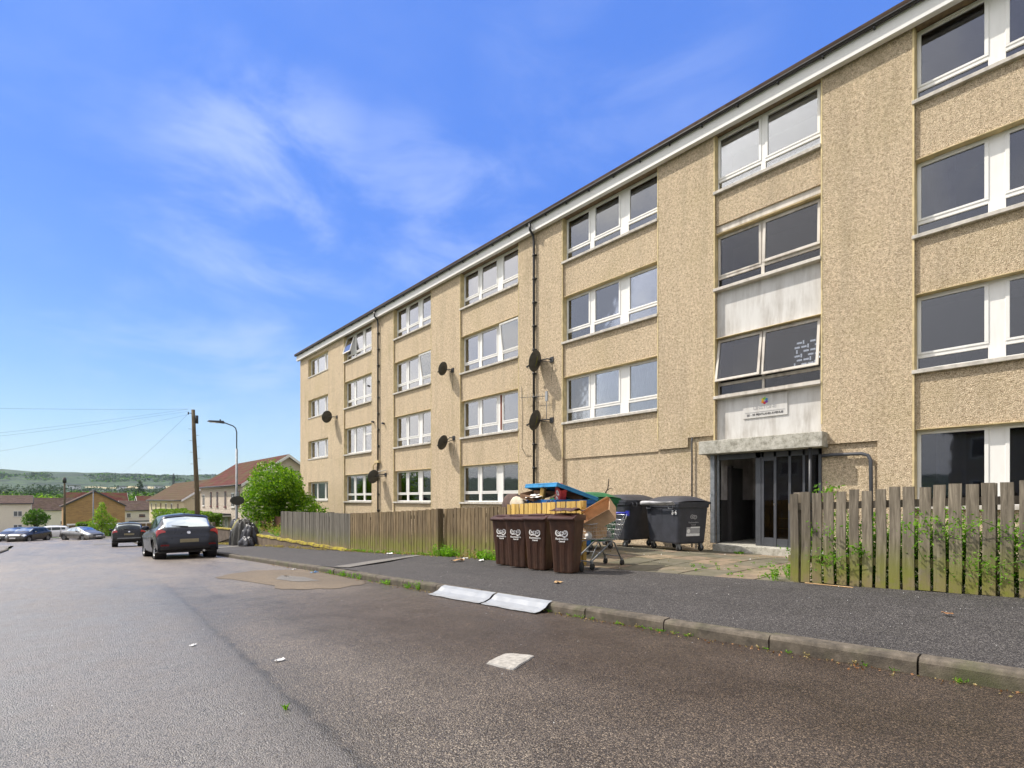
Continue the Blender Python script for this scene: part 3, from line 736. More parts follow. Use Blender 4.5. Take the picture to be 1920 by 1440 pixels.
for i in range(4):
    z0, z1 = SILL[i], HEAD[i]
    a, b_ = Ab; W = a-b_
    window(a, b_, z0+.06, z0+1.25, [(a-.08, a-1.0), (a-1.15, a-2.25), (a-2.42, a-3.05)], strip=0, curtains=cur[('A', i)])
    a, b_ = bays['B']
    if i == 1: window(a, b_, z0, z1, L3(a, b_), strip=0, curtains=cur[('B', i)], small_top=(2, z1-.55))
    else: window(a, b_, z0, z1, L3(a, b_), opened={0: .28} if i == 3 else None, curtains=cur[('B', i)], head=i < 3)
    a, b_ = bays['C']; window(a, b_, z0, z1, L3(a, b_, 1), opened={2: -.16} if i == 2 else None, curtains=cur[('C', i)], head=i < 3)
    a, b_ = bays['D']; dm = window(a, b_, z0, z1, L3(a, b_, 1), opened={2: -.14} if i == 2 else None, curtains=cur[('D', i)], head=i < 3)
    if i == 1: rs = MB(); rs.box(XW-.022, XW-.0025, 14.60, 14.68, z0+.15, z1-.06, 'terracotta_roof'); bb(rs, 'rust_streak', None, dm)
    if i > 0:
        a, b_ = bays['E']; window(a, b_, z0, z1, L3(a, b_, 1), curtains=cur[('E', i)], head=i < 3)
    a, b_ = bays['G']; window(a, b_, z0, z1, [(2.05, 1.10), (.78, -.42), (-.74, -1.52)], strip=.2 if i else .0, curtains=cur[('G', i)], head=i < 3, vents=True, gl='grey_glass')
# stair bay above the entrance
a, b_ = bays['F']; XS = 12.76
window(a, b_, SILL[3], HEAD[3], [(6.09, 5.12), (4.93, 3.85)], strip=.22, curtains=[(NET, .15, .98, .02, .17)], head=False, xw=XS, label='two light white window at the top of the stair bay')
window(a, b_, 6.48, 7.90, [(6.09, 5.12), (4.96, 3.85)], strip=.20, kind='old', xw=XS, gl='stair_glass', opened={1: .05}, label='grubby old two light stair window')
fw_ = window(a, b_, 3.74, 5.26, [(6.07, 5.10), (4.96, 3.85)], strip=.22, kind='old', xw=XS, gl='stair_glass', opened={0: .19, 1: .15}, label='old stair window with both top hung lights propped open')
mb = MB()                                                     # pierced block screen on the far side of the stair, its gaps glowing in place of daylight
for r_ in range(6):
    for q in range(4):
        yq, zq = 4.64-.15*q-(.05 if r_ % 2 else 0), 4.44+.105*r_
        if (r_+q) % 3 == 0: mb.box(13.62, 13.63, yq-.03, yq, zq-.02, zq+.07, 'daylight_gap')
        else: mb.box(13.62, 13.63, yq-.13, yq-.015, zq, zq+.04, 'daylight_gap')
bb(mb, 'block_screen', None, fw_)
mb = MB()
mb.box(12.70, 12.90, b_, a, 7.96, 8.13, 'old_white_timber'); mb.box(12.74, 12.90, b_, a, 7.90, 7.96, 'old_white_timber')
bb(mb, 'window_header', bevel=.004); mb = MB()
mb.box(12.74, 12.90, b_, a, 5.30, 6.44, 'stained_panel'); mb.box(12.70, 12.90, b_, a, 5.26, 5.30, 'old_white_timber'); mb.box(12.73, 12.90, b_, a, 6.44, 6.48, 'old_white_timber'); bb(mb, 'infill_panel', bevel=.004); mb = MB()
mb.box(12.74, 12.90, b_, a, 2.50, 3.70, 'stained_panel'); mb.box(12.73, 12.90, b_, a, 3.70, 3.74, 'old_white_timber')
bb(mb, 'infill_panel', bevel=.004)
# sign on the panel
sg = MB(); sg.box(12.715, 12.738, 4.47, 5.49, 3.14, 3.68, 'stained_panel'); sgo = bb(sg, 'name_sign', bevel=.004)
sgo['label'] = 'white address board with a small rainbow emblem'
def T_F(y, z, x=12.712): return TR(x-BO.x, y-BO.y, z) @ FACE_X
text_obj('sign_lettering', 'LINSTONE', .115, 'grey_print', T_F(4.98, 3.375), sgo)
text_obj('address_lettering', '25 - 35 PENTLAND AVENUE', .068, 'black_print', T_F(4.98, 3.215), sgo, bold=.0016)
mb = MB(); mb.box(12.709, 12.7145, 4.52, 5.44, 3.275, 3.281, 'grey_print'); bb(mb, 'divider_line', None, sgo)
mb = MB()
for q, m_ in enumerate(('logo_green', 'logo_blue', 'logo_purple', 'logo_red', 'logo_orange', 'logo_yellow')):
    an = R(90-60*q); cy, cz = 4.98-.052*math.cos(an), 3.53+.052*math.sin(an)
    pts = [(cy-.036*math.cos(an+k*2*math.pi/5+.3*q), cz+.036*math.sin(an+k*2*math.pi/5+.3*q)) for k in range(5)]
    mb.prism(pts, 'x', 12.7105, 12.7145, m_)
bb(mb, 'emblem', None, sgo)
# canopy, entrance
mb = MB(); mb.box(12.26, 12.73, 3.62, 6.42, 2.30, 2.63, 'weathered_concrete'); bb(mb, 'entrance_canopy', bevel=.012)
mb = MB(); mb.tube([(12.42, 3.90, 2.30), (12.42, 3.90, .05)], .035, 10, 'dark_metal'); bb(mb, 'canopy_post')
mb = MB(); mb.box(12.25, 13.0, 2.95, 6.05, -.30, .055, 'weathered_concrete'); bb(mb, 'doorstep', bevel=.012)
mb = MB()
DX = 12.62
def fr(ya, yb, z0=.06, z1=2.29, x0=DX, x1=DX+.06, m='grey_paint'): mb.box(x0, x1, min(ya, yb), max(ya, yb), z0, z1, m)
fr(6.24, 6.13, x0=12.52, x1=12.60, m='galvanised'); fr(6.12, 6.06, m='galvanised'); fr(5.155, 5.03); fr(4.36, 4.42); fr(4.07, 4.12); fr(3.74, 3.80)
fr(6.06, 3.74, 2.16, 2.29)
bb(mb, 'entrance_frame', bevel=.004)
mb = MB(); fr(5.02, 4.96); fr(4.68, 4.74); fr(4.96, 4.74, .06, .26); fr(4.96, 4.74, 2.08, 2.16); fr(4.67, 4.43, .06, .24); 
dr = bb(mb, 'door', bevel=.003)
mb = MB(); mb.box(DX+.02, DX+.026, 4.74, 4.96, .26, 2.08, 'door_glass'); mb.box(DX+.02, DX+.026, 4.42, 4.68, .24, 2.16, 'door_glass'); mb.box(DX+.02, DX+.026, 4.12, 4.36, .06, 2.16, 'door_glass'); mb.box(DX+.02, DX+.026, 3.80, 4.07, .06, 2.16, 'door_glass'); bb(mb, 'pane', None, dr)
mb = MB()
for k in range(5): mb.box(DX+.10, DX+.14, 3.8, 4.66, .35+.12*k, .37+.12*k, 'logo_yellow' if k in (1, 3) else 'dark_metal')
mb.tube([(DX-.05, 6.2, 1.30), (DX-.16, 6.2, 1.30), (DX-.16, 6.2, .86), (DX-.05, 6.2, .86)], .012, 8, 'galvanised'); mb.tube([(DX-.03, 4.70, 1.05), (DX-.06, 4.70, 1.05)], .02, 8, 'chrome')
bb(mb, 'door_handle', None, dr)
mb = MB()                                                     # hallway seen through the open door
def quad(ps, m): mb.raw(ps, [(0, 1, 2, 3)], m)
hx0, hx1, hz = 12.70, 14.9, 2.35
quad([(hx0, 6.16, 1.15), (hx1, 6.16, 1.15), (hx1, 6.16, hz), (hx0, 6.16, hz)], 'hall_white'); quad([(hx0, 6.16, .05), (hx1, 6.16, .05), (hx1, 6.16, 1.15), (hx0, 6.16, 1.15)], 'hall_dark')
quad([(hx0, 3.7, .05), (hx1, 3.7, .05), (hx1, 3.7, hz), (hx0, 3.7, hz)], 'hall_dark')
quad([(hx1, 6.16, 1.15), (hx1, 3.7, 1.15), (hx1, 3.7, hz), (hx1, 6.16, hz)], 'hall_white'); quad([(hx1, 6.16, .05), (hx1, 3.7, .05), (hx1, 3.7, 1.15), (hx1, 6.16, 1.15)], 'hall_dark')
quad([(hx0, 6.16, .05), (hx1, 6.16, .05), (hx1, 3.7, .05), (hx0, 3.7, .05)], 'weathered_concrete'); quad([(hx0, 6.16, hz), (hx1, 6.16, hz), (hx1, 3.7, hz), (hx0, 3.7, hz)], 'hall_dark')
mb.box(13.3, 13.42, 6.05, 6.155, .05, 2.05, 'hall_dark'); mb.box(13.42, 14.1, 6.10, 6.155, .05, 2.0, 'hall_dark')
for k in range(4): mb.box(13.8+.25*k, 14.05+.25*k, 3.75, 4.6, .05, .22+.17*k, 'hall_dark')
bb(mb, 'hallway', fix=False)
mb = MB(); mb.tube([(12.62, 6.78, 2.8), (12.60, 6.78, 2.7), (12.60, 6.78, -.1)], .02, 8, 'dark_metal'); bb(mb, 'cable_duct')
mb = MB(); mb.tube([(12.60, 3.72, 2.12), (12.58, 3.55, 2.13), (12.58, 2.98, 2.12), (12.58, 2.87, 2.08), (12.58, 2.82, 1.98), (12.58, 2.80, -.1)], .036, 10, 'grey_paint'); bb(mb, 'gas_pipe')

# ================================================================== ON THE FACADE
def dish(loc_wall, out, up, n, rad, label, mossy=False, aerial=False):
    """wall bracket at loc_wall, dish centre `out` metres off the wall and shifted along it"""
    wx, wy, wz = loc_wall
    t = empty('satellite_dish', (wx, wy, wz), 0, label, 'satellite dish', 'satellite dishes on the flats')
    n = Vector(n).normalized(); c = Vector((-out, up[0], up[1]))
    q = n.to_track_quat('Z', 'Y').to_matrix().to_4x4()
    M = Matrix.Translation(c) @ q @ Matrix.Diagonal((rad*.93, rad*1.05, rad, 1))
    mb = MB(); prof = [(0.001, 0), (.3, .02), (.6, .07), (.85, .145), (1, .205), (1.02, .225), (1.0, .235), (.85, .165), (.6, .09), (.3, .04), (.001, .02)]
    mb.lathe(prof, 28, 'dish_mesh', M)
    if mossy: mb.lathe([(0.001, -.012), (.3, .008), (.6, .058), (.85, .133)], 10, 'moss', Matrix.Translation(c) @ q @ Matrix.Diagonal((rad*.25, rad*.95, rad, 1)))
    mb.build('reflector', None, t)
    mb = MB(); mb.box(-.03, 0, -.08, .08, -.09, .09, 'dark_metal'); mb.tube([(-.02, 0, 0), (-out*.6, up[0]*.12, .02), c*1.0 + Vector((.05, 0, 0))], .019, 8, 'dark_metal')
    mb.tube([(-.02, 0, -.07), c*.75+Vector((0, 0, -.02))], .012, 6, 'dark_metal'); mb.build('bracket', None, t)
    bot = c + (q @ Vector((0, -1, 0)))*rad*.9 if (q @ Vector((0, -1, 0))).z < 0 else c + (q @ Vector((0, 1, 0)))*rad*.9
    end = c + n*rad*1.35 + Vector((0, 0, -rad*.75))
    mb = MB(); mb.tube([bot, end], .011, 6, 'dark_metal'); mb.tube([end, end - n*.11 + Vector((0, 0, .07))], .03, 8, 'black_plastic'); mb.build('receiver_arm', None, t)
    mb = MB(); mb.tube([(-.01, 0, -.05), (-.015, -.03, -.35), (-.01, .02, -.7)], .005, 5, 'black_plastic'); mb.build('cable', None, t)
dish((12.6, 29.0, 5.97), .42, (.35, 0), (-.12, .95, .3), .34, 'dark satellite dish between the two farthest window columns')
dish((12.6, 23.2, 2.40), .45, (.38, -.12), (.0, .96, .3), .33, 'dark satellite dish in front of the lower end of the farther downpipe')
dish((12.6, 17.5, 6.56), .30, (.22, .05), (-.2, .93, .35), .27, 'small dark satellite dish, upper of the pair right of the second farthest windows')
dish((12.6, 17.42, 3.72), .30, (.30, -.2), (-.2, .93, .35), .30, 'small dark satellite dish, lower one of the pair above ground floor height')
dish((12.6, 11.83, 5.86), .30, (.42, -.02), (-.12, .93, .28), .34, 'mossy satellite dish, upper of two close to the nearer downpipe', True)
dish((12.6, 11.83, 3.83), .30, (.42, 0), (-.15, .9, .28), .33, 'mossy satellite dish, lower of two close to the nearer downpipe', True)
t = empty('television_aerial', (12.6, 11.95, 3.85), 0, 'thin silver yagi television aerial above the lower mossy dish', 'aerial')
mb = MB(); mb.tube([(-.02, 0, 0), (-.14, 0, .02), (-.14, 0, .85)], .012, 6, 'galvanised'); mb.build('mast', None, t)
mb = MB(); mb.tube([(-.14, -.08, .78), (-.16, 1.25, .92)], .009, 6, 'dark_metal')
for k in range(9): yy = .05+.14*k; mb.tube([(-.14-.02*k/9, yy, .66+.014*k), (-.14-.02*k/9, yy, .90+.014*k)], .004, 5, 'galvanised')
mb.build('boom', None, t)
mb = MB(); mb.box(-.16, -.12, -.06, .04, .62, .95, 'white_plastic'); mb.build('reflector', None, t)
t = tag(MB().tube([(12.585, 13.3, 5.2), (12.585, 13.25, 4.2), (12.585, 13.28, 3.0), (12.585, 13.05, 2.7), (12.585, 12.8, 2.7)], .006, 5, 'black_plastic').build('loose_cable', None), 'thin loose black cable hanging on the wall left of the nearer downpipe', 'cable')

# ================================================================== FENCES
def picket_fence(name, label, pts, topz, basez, pitch, wdt, mat, X=7.40, group=None, post_ys=(), rails=True, jit=.012, slant=0, postmat=None):
    y0, y1 = pts; t = empty(name, (X, y0, basez(y0)), 0, label, 'fence', group); rn = random.Random(int(y0*10)+3)
    if rails:
        n = max(2, int((y1-y0)/.5)); 
        for h in (.22, .80):
            mb = MB()
            for i in range(n):
                a, b_ = lerp(y0, y1, i/n), lerp(y0, y1, (i+1)/n); zf = lambda yy: basez(yy) + (topz(yy)-basez(yy))*(h+.05)
                mb.hexa([(.025, a-y0, zf(a)-basez(y0)-.045), (.065, a-y0, zf(a)-basez(y0)-.045), (.065, b_-y0, zf(b_)-basez(y0)-.045), (.025, b_-y0, zf(b_)-basez(y0)-.045)],
                        [(.025, a-y0, zf(a)-basez(y0)+.045), (.065, a-y0, zf(a)-basez(y0)+.045), (.065, b_-y0, zf(b_)-basez(y0)+.045), (.025, b_-y0, zf(b_)-basez(y0)+.045)], mat)
            mb.build('rail', None, t)
    for py_ in post_ys:
        mb = MB(); b0 = basez(py_)-basez(y0); h_ = topz(py_)-basez(y0)
        xx = (-.14, -.02) if postmat == 'front' else (.066, .16)
        mb.box(xx[0], xx[1], py_-y0-.05, py_-y0+.05, b0-.2, h_+.01, mat); mb.build('post', None, t, bevel=.006)
    y = y0; k = 0
    while y < y1-.02:
        w_ = wdt*rn.uniform(.94, 1.05); zt = topz(y)-basez(y0)+rn.uniform(-jit, jit); zb = basez(y)-basez(y0)+.01+rn.uniform(0, .015); s_ = rn.uniform(-.008, .008); dx = rn.uniform(-.004, .004)
        yy = y-y0; h = zt-zb; nseg = 5; mb = MB(); ca = rn.uniform(-.012, .012)
        rows = []
        for q in range(nseg+1):
            z_ = h*q/nseg; b2 = .004*math.sin(q*1.3+k); x_ = dx + slant*z_ + ca*(q/nseg)
            rows.append([(x_-.011, b2+s_*q/nseg, z_), (x_+.011, b2+s_*q/nseg, z_), (x_+.011, w_+b2+s_*q/nseg, z_), (x_-.011, w_+b2+s_*q/nseg, z_)])
        mb.grid(rows, mat, smooth=False, close=True); mb.raw(rows[-1], [(0, 1, 2, 3)], mat); mb.raw(rows[0], [(3, 2, 1, 0)], mat)
        mb.build('picket', None, t, loc=(0, yy, zb), bevel=.004 if y0 < 9 else 0)
        y += pitch; k += 1
    return t
fbase = lambda y: G(y)-.02
picket_fence('picket_fence', 'weathered wooden picket fence overgrown with weeds beside the entrance path', (-3.0, 2.60), lambda y: interp(y, [-3, .35, 2.6], [1.47, 1.345, 1.245]), fbase, .1365, .107, 'fence_dark', jit=.018, post_ys=(-1.4, .6, 2.5))
picket_fence('picket_fence', 'short new yellow picket fence behind the brown wheelie bins', (6.20, 8.26), lambda y: interp(y, [6.2, 8.3], [1.135, 1.055]), fbase, .1295, .108, 'fence_new', jit=.006, post_ys=(6.25,))
picket_fence('picket_fence', 'mossy brown board fence running left of the wheelie bins', (8.30, 15.95), lambda y: interp(y, [8.3, 10.7, 13, 16.0], [1.01, .93, .82, .70]), lambda y: max(G(y)-.02, -.50), .1395, .120, 'fence_brown', jit=.012, post_ys=(10.76,), postmat='front')
picket_fence('picket_fence', 'silvery grey board fence above the yellow mossy kerb wall', (16.0, 22.6), lambda y: interp(y, [16, 22.6], [.70, .66]), lambda y: -.50, .1395, .122, 'fence_grey', jit=.006)
picket_fence('picket_fence', 'low reddish brown board fence under the elder bush', (23.4, 31.5), lambda y: interp(y, [23.4, 27, 31.5], [.22, .28, .20]), lambda y: -.62, .15, .14, 'fence_red', X=8.9, jit=.02)
mb = MB()
for i in range(30):
    a, b_ = 16.0+i*.42, 16.0+(i+1)*.42
    zt = lambda y: -.50+.02*math.sin(y*3)
    mb.hexa([(7.26, a, G(a)-.2), (7.46, a, G(a)-.2), (7.46, b_, G(b_)-.2), (7.26, b_, G(b_)-.2)], [(7.26, a, zt(a)), (7.46, a, zt(a)), (7.46, b_, zt(b_)), (7.26, b_, zt(b_))], 'concrete_wall')
wl = mb.build('retaining_wall', 'concrete_wall'); tag(wl, 'low concrete retaining wall with bright yellow moss along its top', 'wall')
mb = MB()
for i in range(44):
    a, b_ = 15.4+i*.3, 15.4+(i+1)*.3; zt = lambda y: -.49+.018*math.sin(y*5)
    mb.hexa([(7.235, a, zt(a)-.05), (7.38, a, zt(a)-.05), (7.38, b_, zt(b_)-.05), (7.235, b_, zt(b_)-.05)], [(7.25, a, zt(a)+.03), (7.37, a, zt(a)+.035), (7.37, b_, zt(b_)+.035), (7.25, b_, zt(b_)+.03)], 'mossy_coping')
c_ = mb.build('moss_coping', None, wl)
mb = MB(); mb.hexa([(7.5, 28.7, -1.4), (7.75, 28.7, -1.4), (7.75, 35.0, -1.8), (7.5, 35.0, -1.8)], [(7.5, 28.7, -.46), (7.75, 28.7, -.46), (7.75, 35.0, -.58), (7.5, 35.0, -.58)], 'dark_wall')
o = mb.build('garden_wall', None); tag(o, 'low dark brick garden wall left of the lamp post', 'wall')
mb = MB(); mb.hexa([(7.46, 28.66, -.459), (7.79, 28.66, -.459), (7.79, 35.04, -.579), (7.46, 35.04, -.579)], [(7.46, 28.66, -.40), (7.79, 28.66, -.40), (7.79, 35.04, -.52), (7.46, 35.04, -.52)], 'mossy_coping'); mb.build('coping', None, o)
picket_fence('picket_fence', 'dark garden gate and fence right of the rear of the parked hatchback', (35.6, 40.4), lambda y: -.25, lambda y: G(y), .16, .12, 'fence_dark', X=7.6, jit=.03, post_ys=(35.7, 38, 40.3))

# ================================================================== BROWN WHEELIE BINS
def swirl(mb, M, s, mat):
    """two interlocking white loops"""
    def ring(cx, cy, rx_, ry, w_, a0, a1, rot):
        n = 22; rows = []
        for q in range(n+1):
            a = a0+(a1-a0)*q/n; row = []
            for r_ in (1, 1-w_):
                u, v = rx_*r_*math.cos(a), ry*r_*math.sin(a); row.append(M @ Vector((s*(cx+u*math.cos(rot)-v*math.sin(rot)), s*(cy+u*math.sin(rot)+v*math.cos(rot)), 0)))
            rows.append(row)
        mb.grid(rows, mat, smooth=False)
    ring(-.26, .04, .27, .24, .38, -.4, 5.4, .5); ring(.24, -.04, .27, .24, .38, 2.7, 8.6, .5); ring(0, .02, .17, .24, .42, 0, 6.283, -.5)
    ring(-.26, .04, .09, .08, .6, 0, 6.283, 0); ring(.27, -.02, .1, .05, .6, 0, 6.283, .9)
def wheelie(loc, rz, label):
    t = empty('wheelie_bin', loc, rz, label, 'wheelie bin', 'brown wheelie bins in front of the fence'); t.scale = (.78, .82, .925)
    fx = lambda z: -interp(z, [.06, .45, .86], [.232, .262, .296])-.006
    H = .98; mb = MB()                                            # front is -X
    secs = [(.03, .205, .225, .27), (.06, .215, .232, .28), (.45, .232, .262, .31), (.86, .268, .296, .365), (.98, .278, .306, .375)]
    rows = []
    for (z, wy, xf, xb) in secs:
        p = []; x0, x1 = -xf, xb*.82
        c = .035
        flut = z < .66
        ff = [(x0, -wy+c), (x0, -wy*.55), (x0+(.014 if flut else 0), -wy*.5), (x0+(.014 if flut else 0), -wy*.22), (x0, -wy*.17), (x0, wy*.17), (x0+(.014 if flut else 0), wy*.22), (x0+(.014 if flut else 0), wy*.5), (x0, wy*.55), (x0, wy-c)]
        p += [(a, b_, z) for a, b_ in ff]
        p += [(x0+c*.3, wy-c*.3, z), (x0+c, wy, z), (x0*.2, wy+(.0 if z > .6 else -.008), z), (x1-c, wy, z), (x1, wy-c, z), (x1, -wy+c, z), (x1-c, -wy, z), (x0*.2, -wy-(.0 if z > .6 else -.008), z), (x0+c, -wy, z), (x0+c*.3, -wy+c*.3, z)]
        rows.append(p)
    mb.grid(rows, 'bin_brown', smooth=False, close=True); mb.raw(rows[0], [tuple(range(len(rows[0])))], 'bin_brown')
    mb.build('body', None, t, bevel=.006)
    mb = MB()
    mb.box(-.335, .335, -.295, .295, .955, .985, 'bin_brown'); 
    rim = mb.build('rim', None, t, bevel=.008)
    mb = MB()
    mb.prism([(-.355, .985), (.345, .985), (.36, 1.04), (.12, 1.068), (-.20, 1.062), (-.355, 1.015)], 'y', -.29, .29, 'bin_brown_lid')
    mb.prism([(-.25, 1.062), (.24, 1.062), (.20, 1.085), (-.18, 1.082)], 'y', -.20, .20, 'bin_brown_lid')
    mb.box(-.385, -.345, -.27, .27, .975, 1.005, 'bin_brown_lid')
    mb.build('lid', None, t, bevel=.008)
    mb = MB(); mb.tube([(.33, -.22, 1.0), (.40, -.22, 1.01), (.40, .22, 1.01), (.33, .22, 1.0)], .016, 8, 'bin_brown'); mb.build('handle', None, t)
    for s in (-1, 1):
        mb = MB(); mb.lathe([(.001, 0), (.06, 0), (.09, .005), (.1, .02), (.1, .04), (.09, .052), (.001, .052)], 18, 'rubber', Matrix.Translation((.24, s*.235-.026, .1)) @ Matrix.Rotation(R(-90), 4, 'X')); mb.build('wheel', None, t)
    mb = MB(); L = TR(fx(.735), 0, .735) @ Matrix.Rotation(R(4.7), 4, 'Y') @ FACE_X
    swirl(mb, L, .27, 'worn_white_print'); mb.build('emblem', None, t, fix=False)
    text_obj('lettering', 'Renfrewshire', .050, 'worn_white_print', TR(fx(.635), 0, .635) @ Matrix.Rotation(R(4.7), 4, 'Y') @ FACE_X, t, bold=.0018, extrude=.0015)
    text_obj('lettering', 'Council', .042, 'worn_white_print', TR(fx(.590), 0, .590) @ Matrix.Rotation(R(4.7), 4, 'Y') @ FACE_X, t, bold=.0015, extrude=.0015)
    return t
WB = [(6.46, 5.72, R(19), 'brown wheelie bin, nearest the trolley, rightmost of the four'), (6.55, 6.42, R(16), 'brown wheelie bin second from the trolley'), (6.68, 7.06, R(17), 'brown wheelie bin third from the trolley, one from the left end'), (6.80, 7.58, R(13), 'brown wheelie bin at the left end of the row, against the mossy fence')]
w0 = None
for (x, y, rz, lab) in WB:
    if w0 is None: w0 = wheelie((x, y, G(y)-.018), rz, lab); cpy = w0
    else:
        cpy = copy_tree(w0); cpy.location = (x, y, G(y)-.018); cpy.rotation_euler = (0, 0, rz); cpy['label'] = lab
mb = MB(); rn = random.Random(4); rows = []
for i in range(9):
    rows.append([(-.2+.42*i/8, -.22+.44*k/8, .012+.045*abs(mnoise.noise(Vector((i*.7, k*.8, 2))))+(.03 if 2 < i < 6 else 0)) for k in range(9)])
mb.grid(rows, 'bin_brown_lid', smooth=False); o = mb.build('crushed_lid', 'bin_brown_lid', None, loc=(6.46, 5.72, G(5.7)+1.01), solid=.008, fix=False); tag(o, 'broken brown plastic lid lying on top of the rightmost brown wheelie bin', 'lid')

# ================================================================== FOUR WHEELED BINS
def big_bin(name, label, loc, rz, mat, lidmat, W=1.32, D=.98, H=1.17, lid='dome', lidang=0):
    """wide front faces local -X; W along Y"""
    t = empty(name, loc, rz, label, 'large bin', 'four wheeled communal bins'); mb = MB()
    secs = [(.20, .86), (.24, .89), (.70, .95), (H-.10, .985), (H-.09, 1.03), (H, 1.04)]
    rows = []
    for z, k in secs:
        hx, hy = D/2*k, W/2*k; c = .07; n = 3; ring = []
        for (sx, sy) in ((-1, -1), (1, -1), (1, 1), (-1, 1)):
            for q in range(n+1):
                a0 = {(-1, -1): math.pi, (1, -1): 1.5*math.pi, (1, 1): 0, (-1, 1): .5*math.pi}[(sx, sy)]; a = a0 + q*math.pi/2/n
                ring.append((sx*(hx-c)+c*math.cos(a), sy*(hy-c)+c*math.sin(a), z))
        rows.append(ring)
    mb.grid(rows, mat, smooth=False, close=True); mb.raw(rows[0], [tuple(range(len(rows[0])))], mat)
    inner = [[(x*.94, y*.94, z) for x, y, z in rows[-1]], [(x*.88, y*.88, .75) for x, y, z in rows[-1]]]
    mb.grid([rows[-1], inner[0], inner[1]], mat, smooth=False, close=True); mb.raw(inner[1], [tuple(range(len(inner[1])))], mat)
    mb.build('body', None, t, bevel=.006)
    mb = MB()
    for yy in (-.33, -.0, .33):
        mb.hexa([(-D/2*.85-.012, yy*W-.02, .26), (-D/2*.85+.05, yy*W-.02, .26), (-D/2*.85+.05, yy*W+.02, .26), (-D/2*.85-.012, yy*W+.02, .26)], [(-D/2*.985-.012, yy*W*1.05-.02, H-.1), (-D/2*.985+.05, yy*W*1.05-.02, H-.1), (-D/2*.985+.05, yy*W*1.05+.02, H-.1), (-D/2*.985-.012, yy*W*1.05+.02, H-.1)], mat)
    mb.build('rib', None, t)
    for s in (-1, 1):
        for yy in ((-.30, .30)):
            pass
    if lid == 'dome':
        mb = MB(); rows = []; n = 12
        for i in range(n+1):
            u = -1+2*i/n; row = []
            for k in range(n+1):
                v = -1+2*k/n; z = .03 + .15*(1-abs(u)**3)*(1-abs(v)**5*.8)
                row.append((u*D/2*1.06, v*W/2*1.05, z))
            rows.append(row)
        mb.grid(rows, lidmat, smooth=True); b_ = [(D/2*1.06*u, W/2*1.05*v) for u, v in ((-1, -1), (1, -1), (1, 1), (-1, 1))]
        mb.raw([(x, y, -.02) for x, y in b_]+[(x, y, .03) for x, y in b_], [(0, 1, 5, 4), (1, 2, 6, 5), (2, 3, 7, 6), (3, 0, 4, 7)], lidmat)
        l = mb.build('lid', None, t, loc=(0, 0, H+.005))
    else:                                                    # flat lid hinged at the back, propped open by rubbish
        M = Matrix.Translation((D/2, 0, H+.02)) @ Matrix.Rotation(lidang, 4, 'Y')
        mb = MB(); mb.box(-D*1.06, .04, -W/2*1.06, W/2*1.06, 0, .035, lidmat, M)
        for s in (-1, 1): mb.box(-D*1.06, .04, s*W/2*1.06-(.02 if s > 0 else 0), s*W/2*1.06+(.02 if s < 0 else 0), -.05, 0, lidmat, M)
        mb.box(-D*1.06, -D*1.06+.02, -W/2*1.06, W/2*1.06, -.06, 0, lidmat, M)
        mb.prism([(-D*.85, .035), (-.08, .035), (-.2, .075), (-D*.7, .075)], 'y', -W*.4, W*.4, lidmat, M)
        mb.build('lid', None, t, bevel=.008)
    for yy in (-.36, .30):
        mb = MB(); mb.tube([(-D/2*1.02, W*yy-.075, H-.02), (-D/2-.075, W*yy-.075, H-.035), (-D/2-.085, W*yy-.075, H-.12), (-D/2-.085, W*yy+.075, H-.12), (-D/2-.075, W*yy+.075, H-.035), (-D/2*1.02, W*yy+.075, H-.02)], .013, 8, 'grey_paint'); mb.build('handle', None, t)
    for sx in (-1, 1):
        for sy in (-1, 1):
            mb = MB(); x, y = sx*D*.36, sy*W*.37
            mb.box(x-.035, x+.035, y-.045, y+.045, .155, .205, 'galvanised'); mb.prism([(x-.04, .16), (x+.04, .16), (x+.035, .07), (x+.0, .07)], 'y', y-.035, y-.03, 'galvanised'); mb.prism([(x-.04, .16), (x+.04, .16), (x+.035, .07), (x+.0, .07)], 'y', y+.03, y+.035, 'galvanised')
            c_ = mb.build('castor', None, t)
            mb = MB(); mb.lathe([(.001, 0), (.05, 0), (.078, .006), (.082, .02), (.078, .044), (.05, .05), (.001, .05)], 16, 'rubber', Matrix.Translation((x+.02, y+.025, .083)) @ Matrix.Rotation(R(90), 4, 'X')); mb.build('tyre', None, c_)
    return t
fz = forez
bb_ = big_bin('communal_bin', 'blue communal bin overflowing with cardboard under its lifted lid', (8.42, 7.66, fz(8.5, 7.5)), R(-16), 'bin_blue', 'bin_blue_lid', lid='flat', lidang=R(17), H=1.20)
gb = big_bin('communal_bin', 'green communal bin with rounded green lid behind the blue one', (9.62, 7.95, fz(9.7, 8)), R(-4), 'bin_green', 'bin_green', W=1.30, D=.98, H=1.17)
ga = big_bin('communal_bin', 'dark grey communal bin against the wall between green bin and its grey neighbour', (11.42, 7.98, fz(11.4, 8.0)), R(84), 'bin_grey', 'bin_grey', W=1.26, D=.98, H=1.18)
gc = big_bin('communal_bin', 'dark grey communal bin next to the doorway with a white sheet under its lid', (11.42, 6.56, fz(11.5, 6.5)), R(-19), 'bin_grey', 'bin_grey', W=1.22, D=.92, H=1.14)
# sheet sticking out from under the lid of the doorway bin
rows = []
for i in range(15):
    a = i/14; rows.append([(-.56-.03*math.sin(a*3.1)+.05*math.cos(k*.78+a*2), lerp(.62, -.56, a), 1.145+.008*math.sin(a*7)+.055*math.sin(k*.78)*(1-.3*a)) for k in range(9)])
mb = MB(); mb.grid(rows, 'grey_sheet'); o = mb.build('rolled_sheet', None, None, fix=False, solid=.004); o.location = gc.location; o.rotation_euler = gc.rotation_euler
tag(o, 'crumpled pale grey plastic sheet pinched under the lid of the doorway bin', 'plastic sheet')
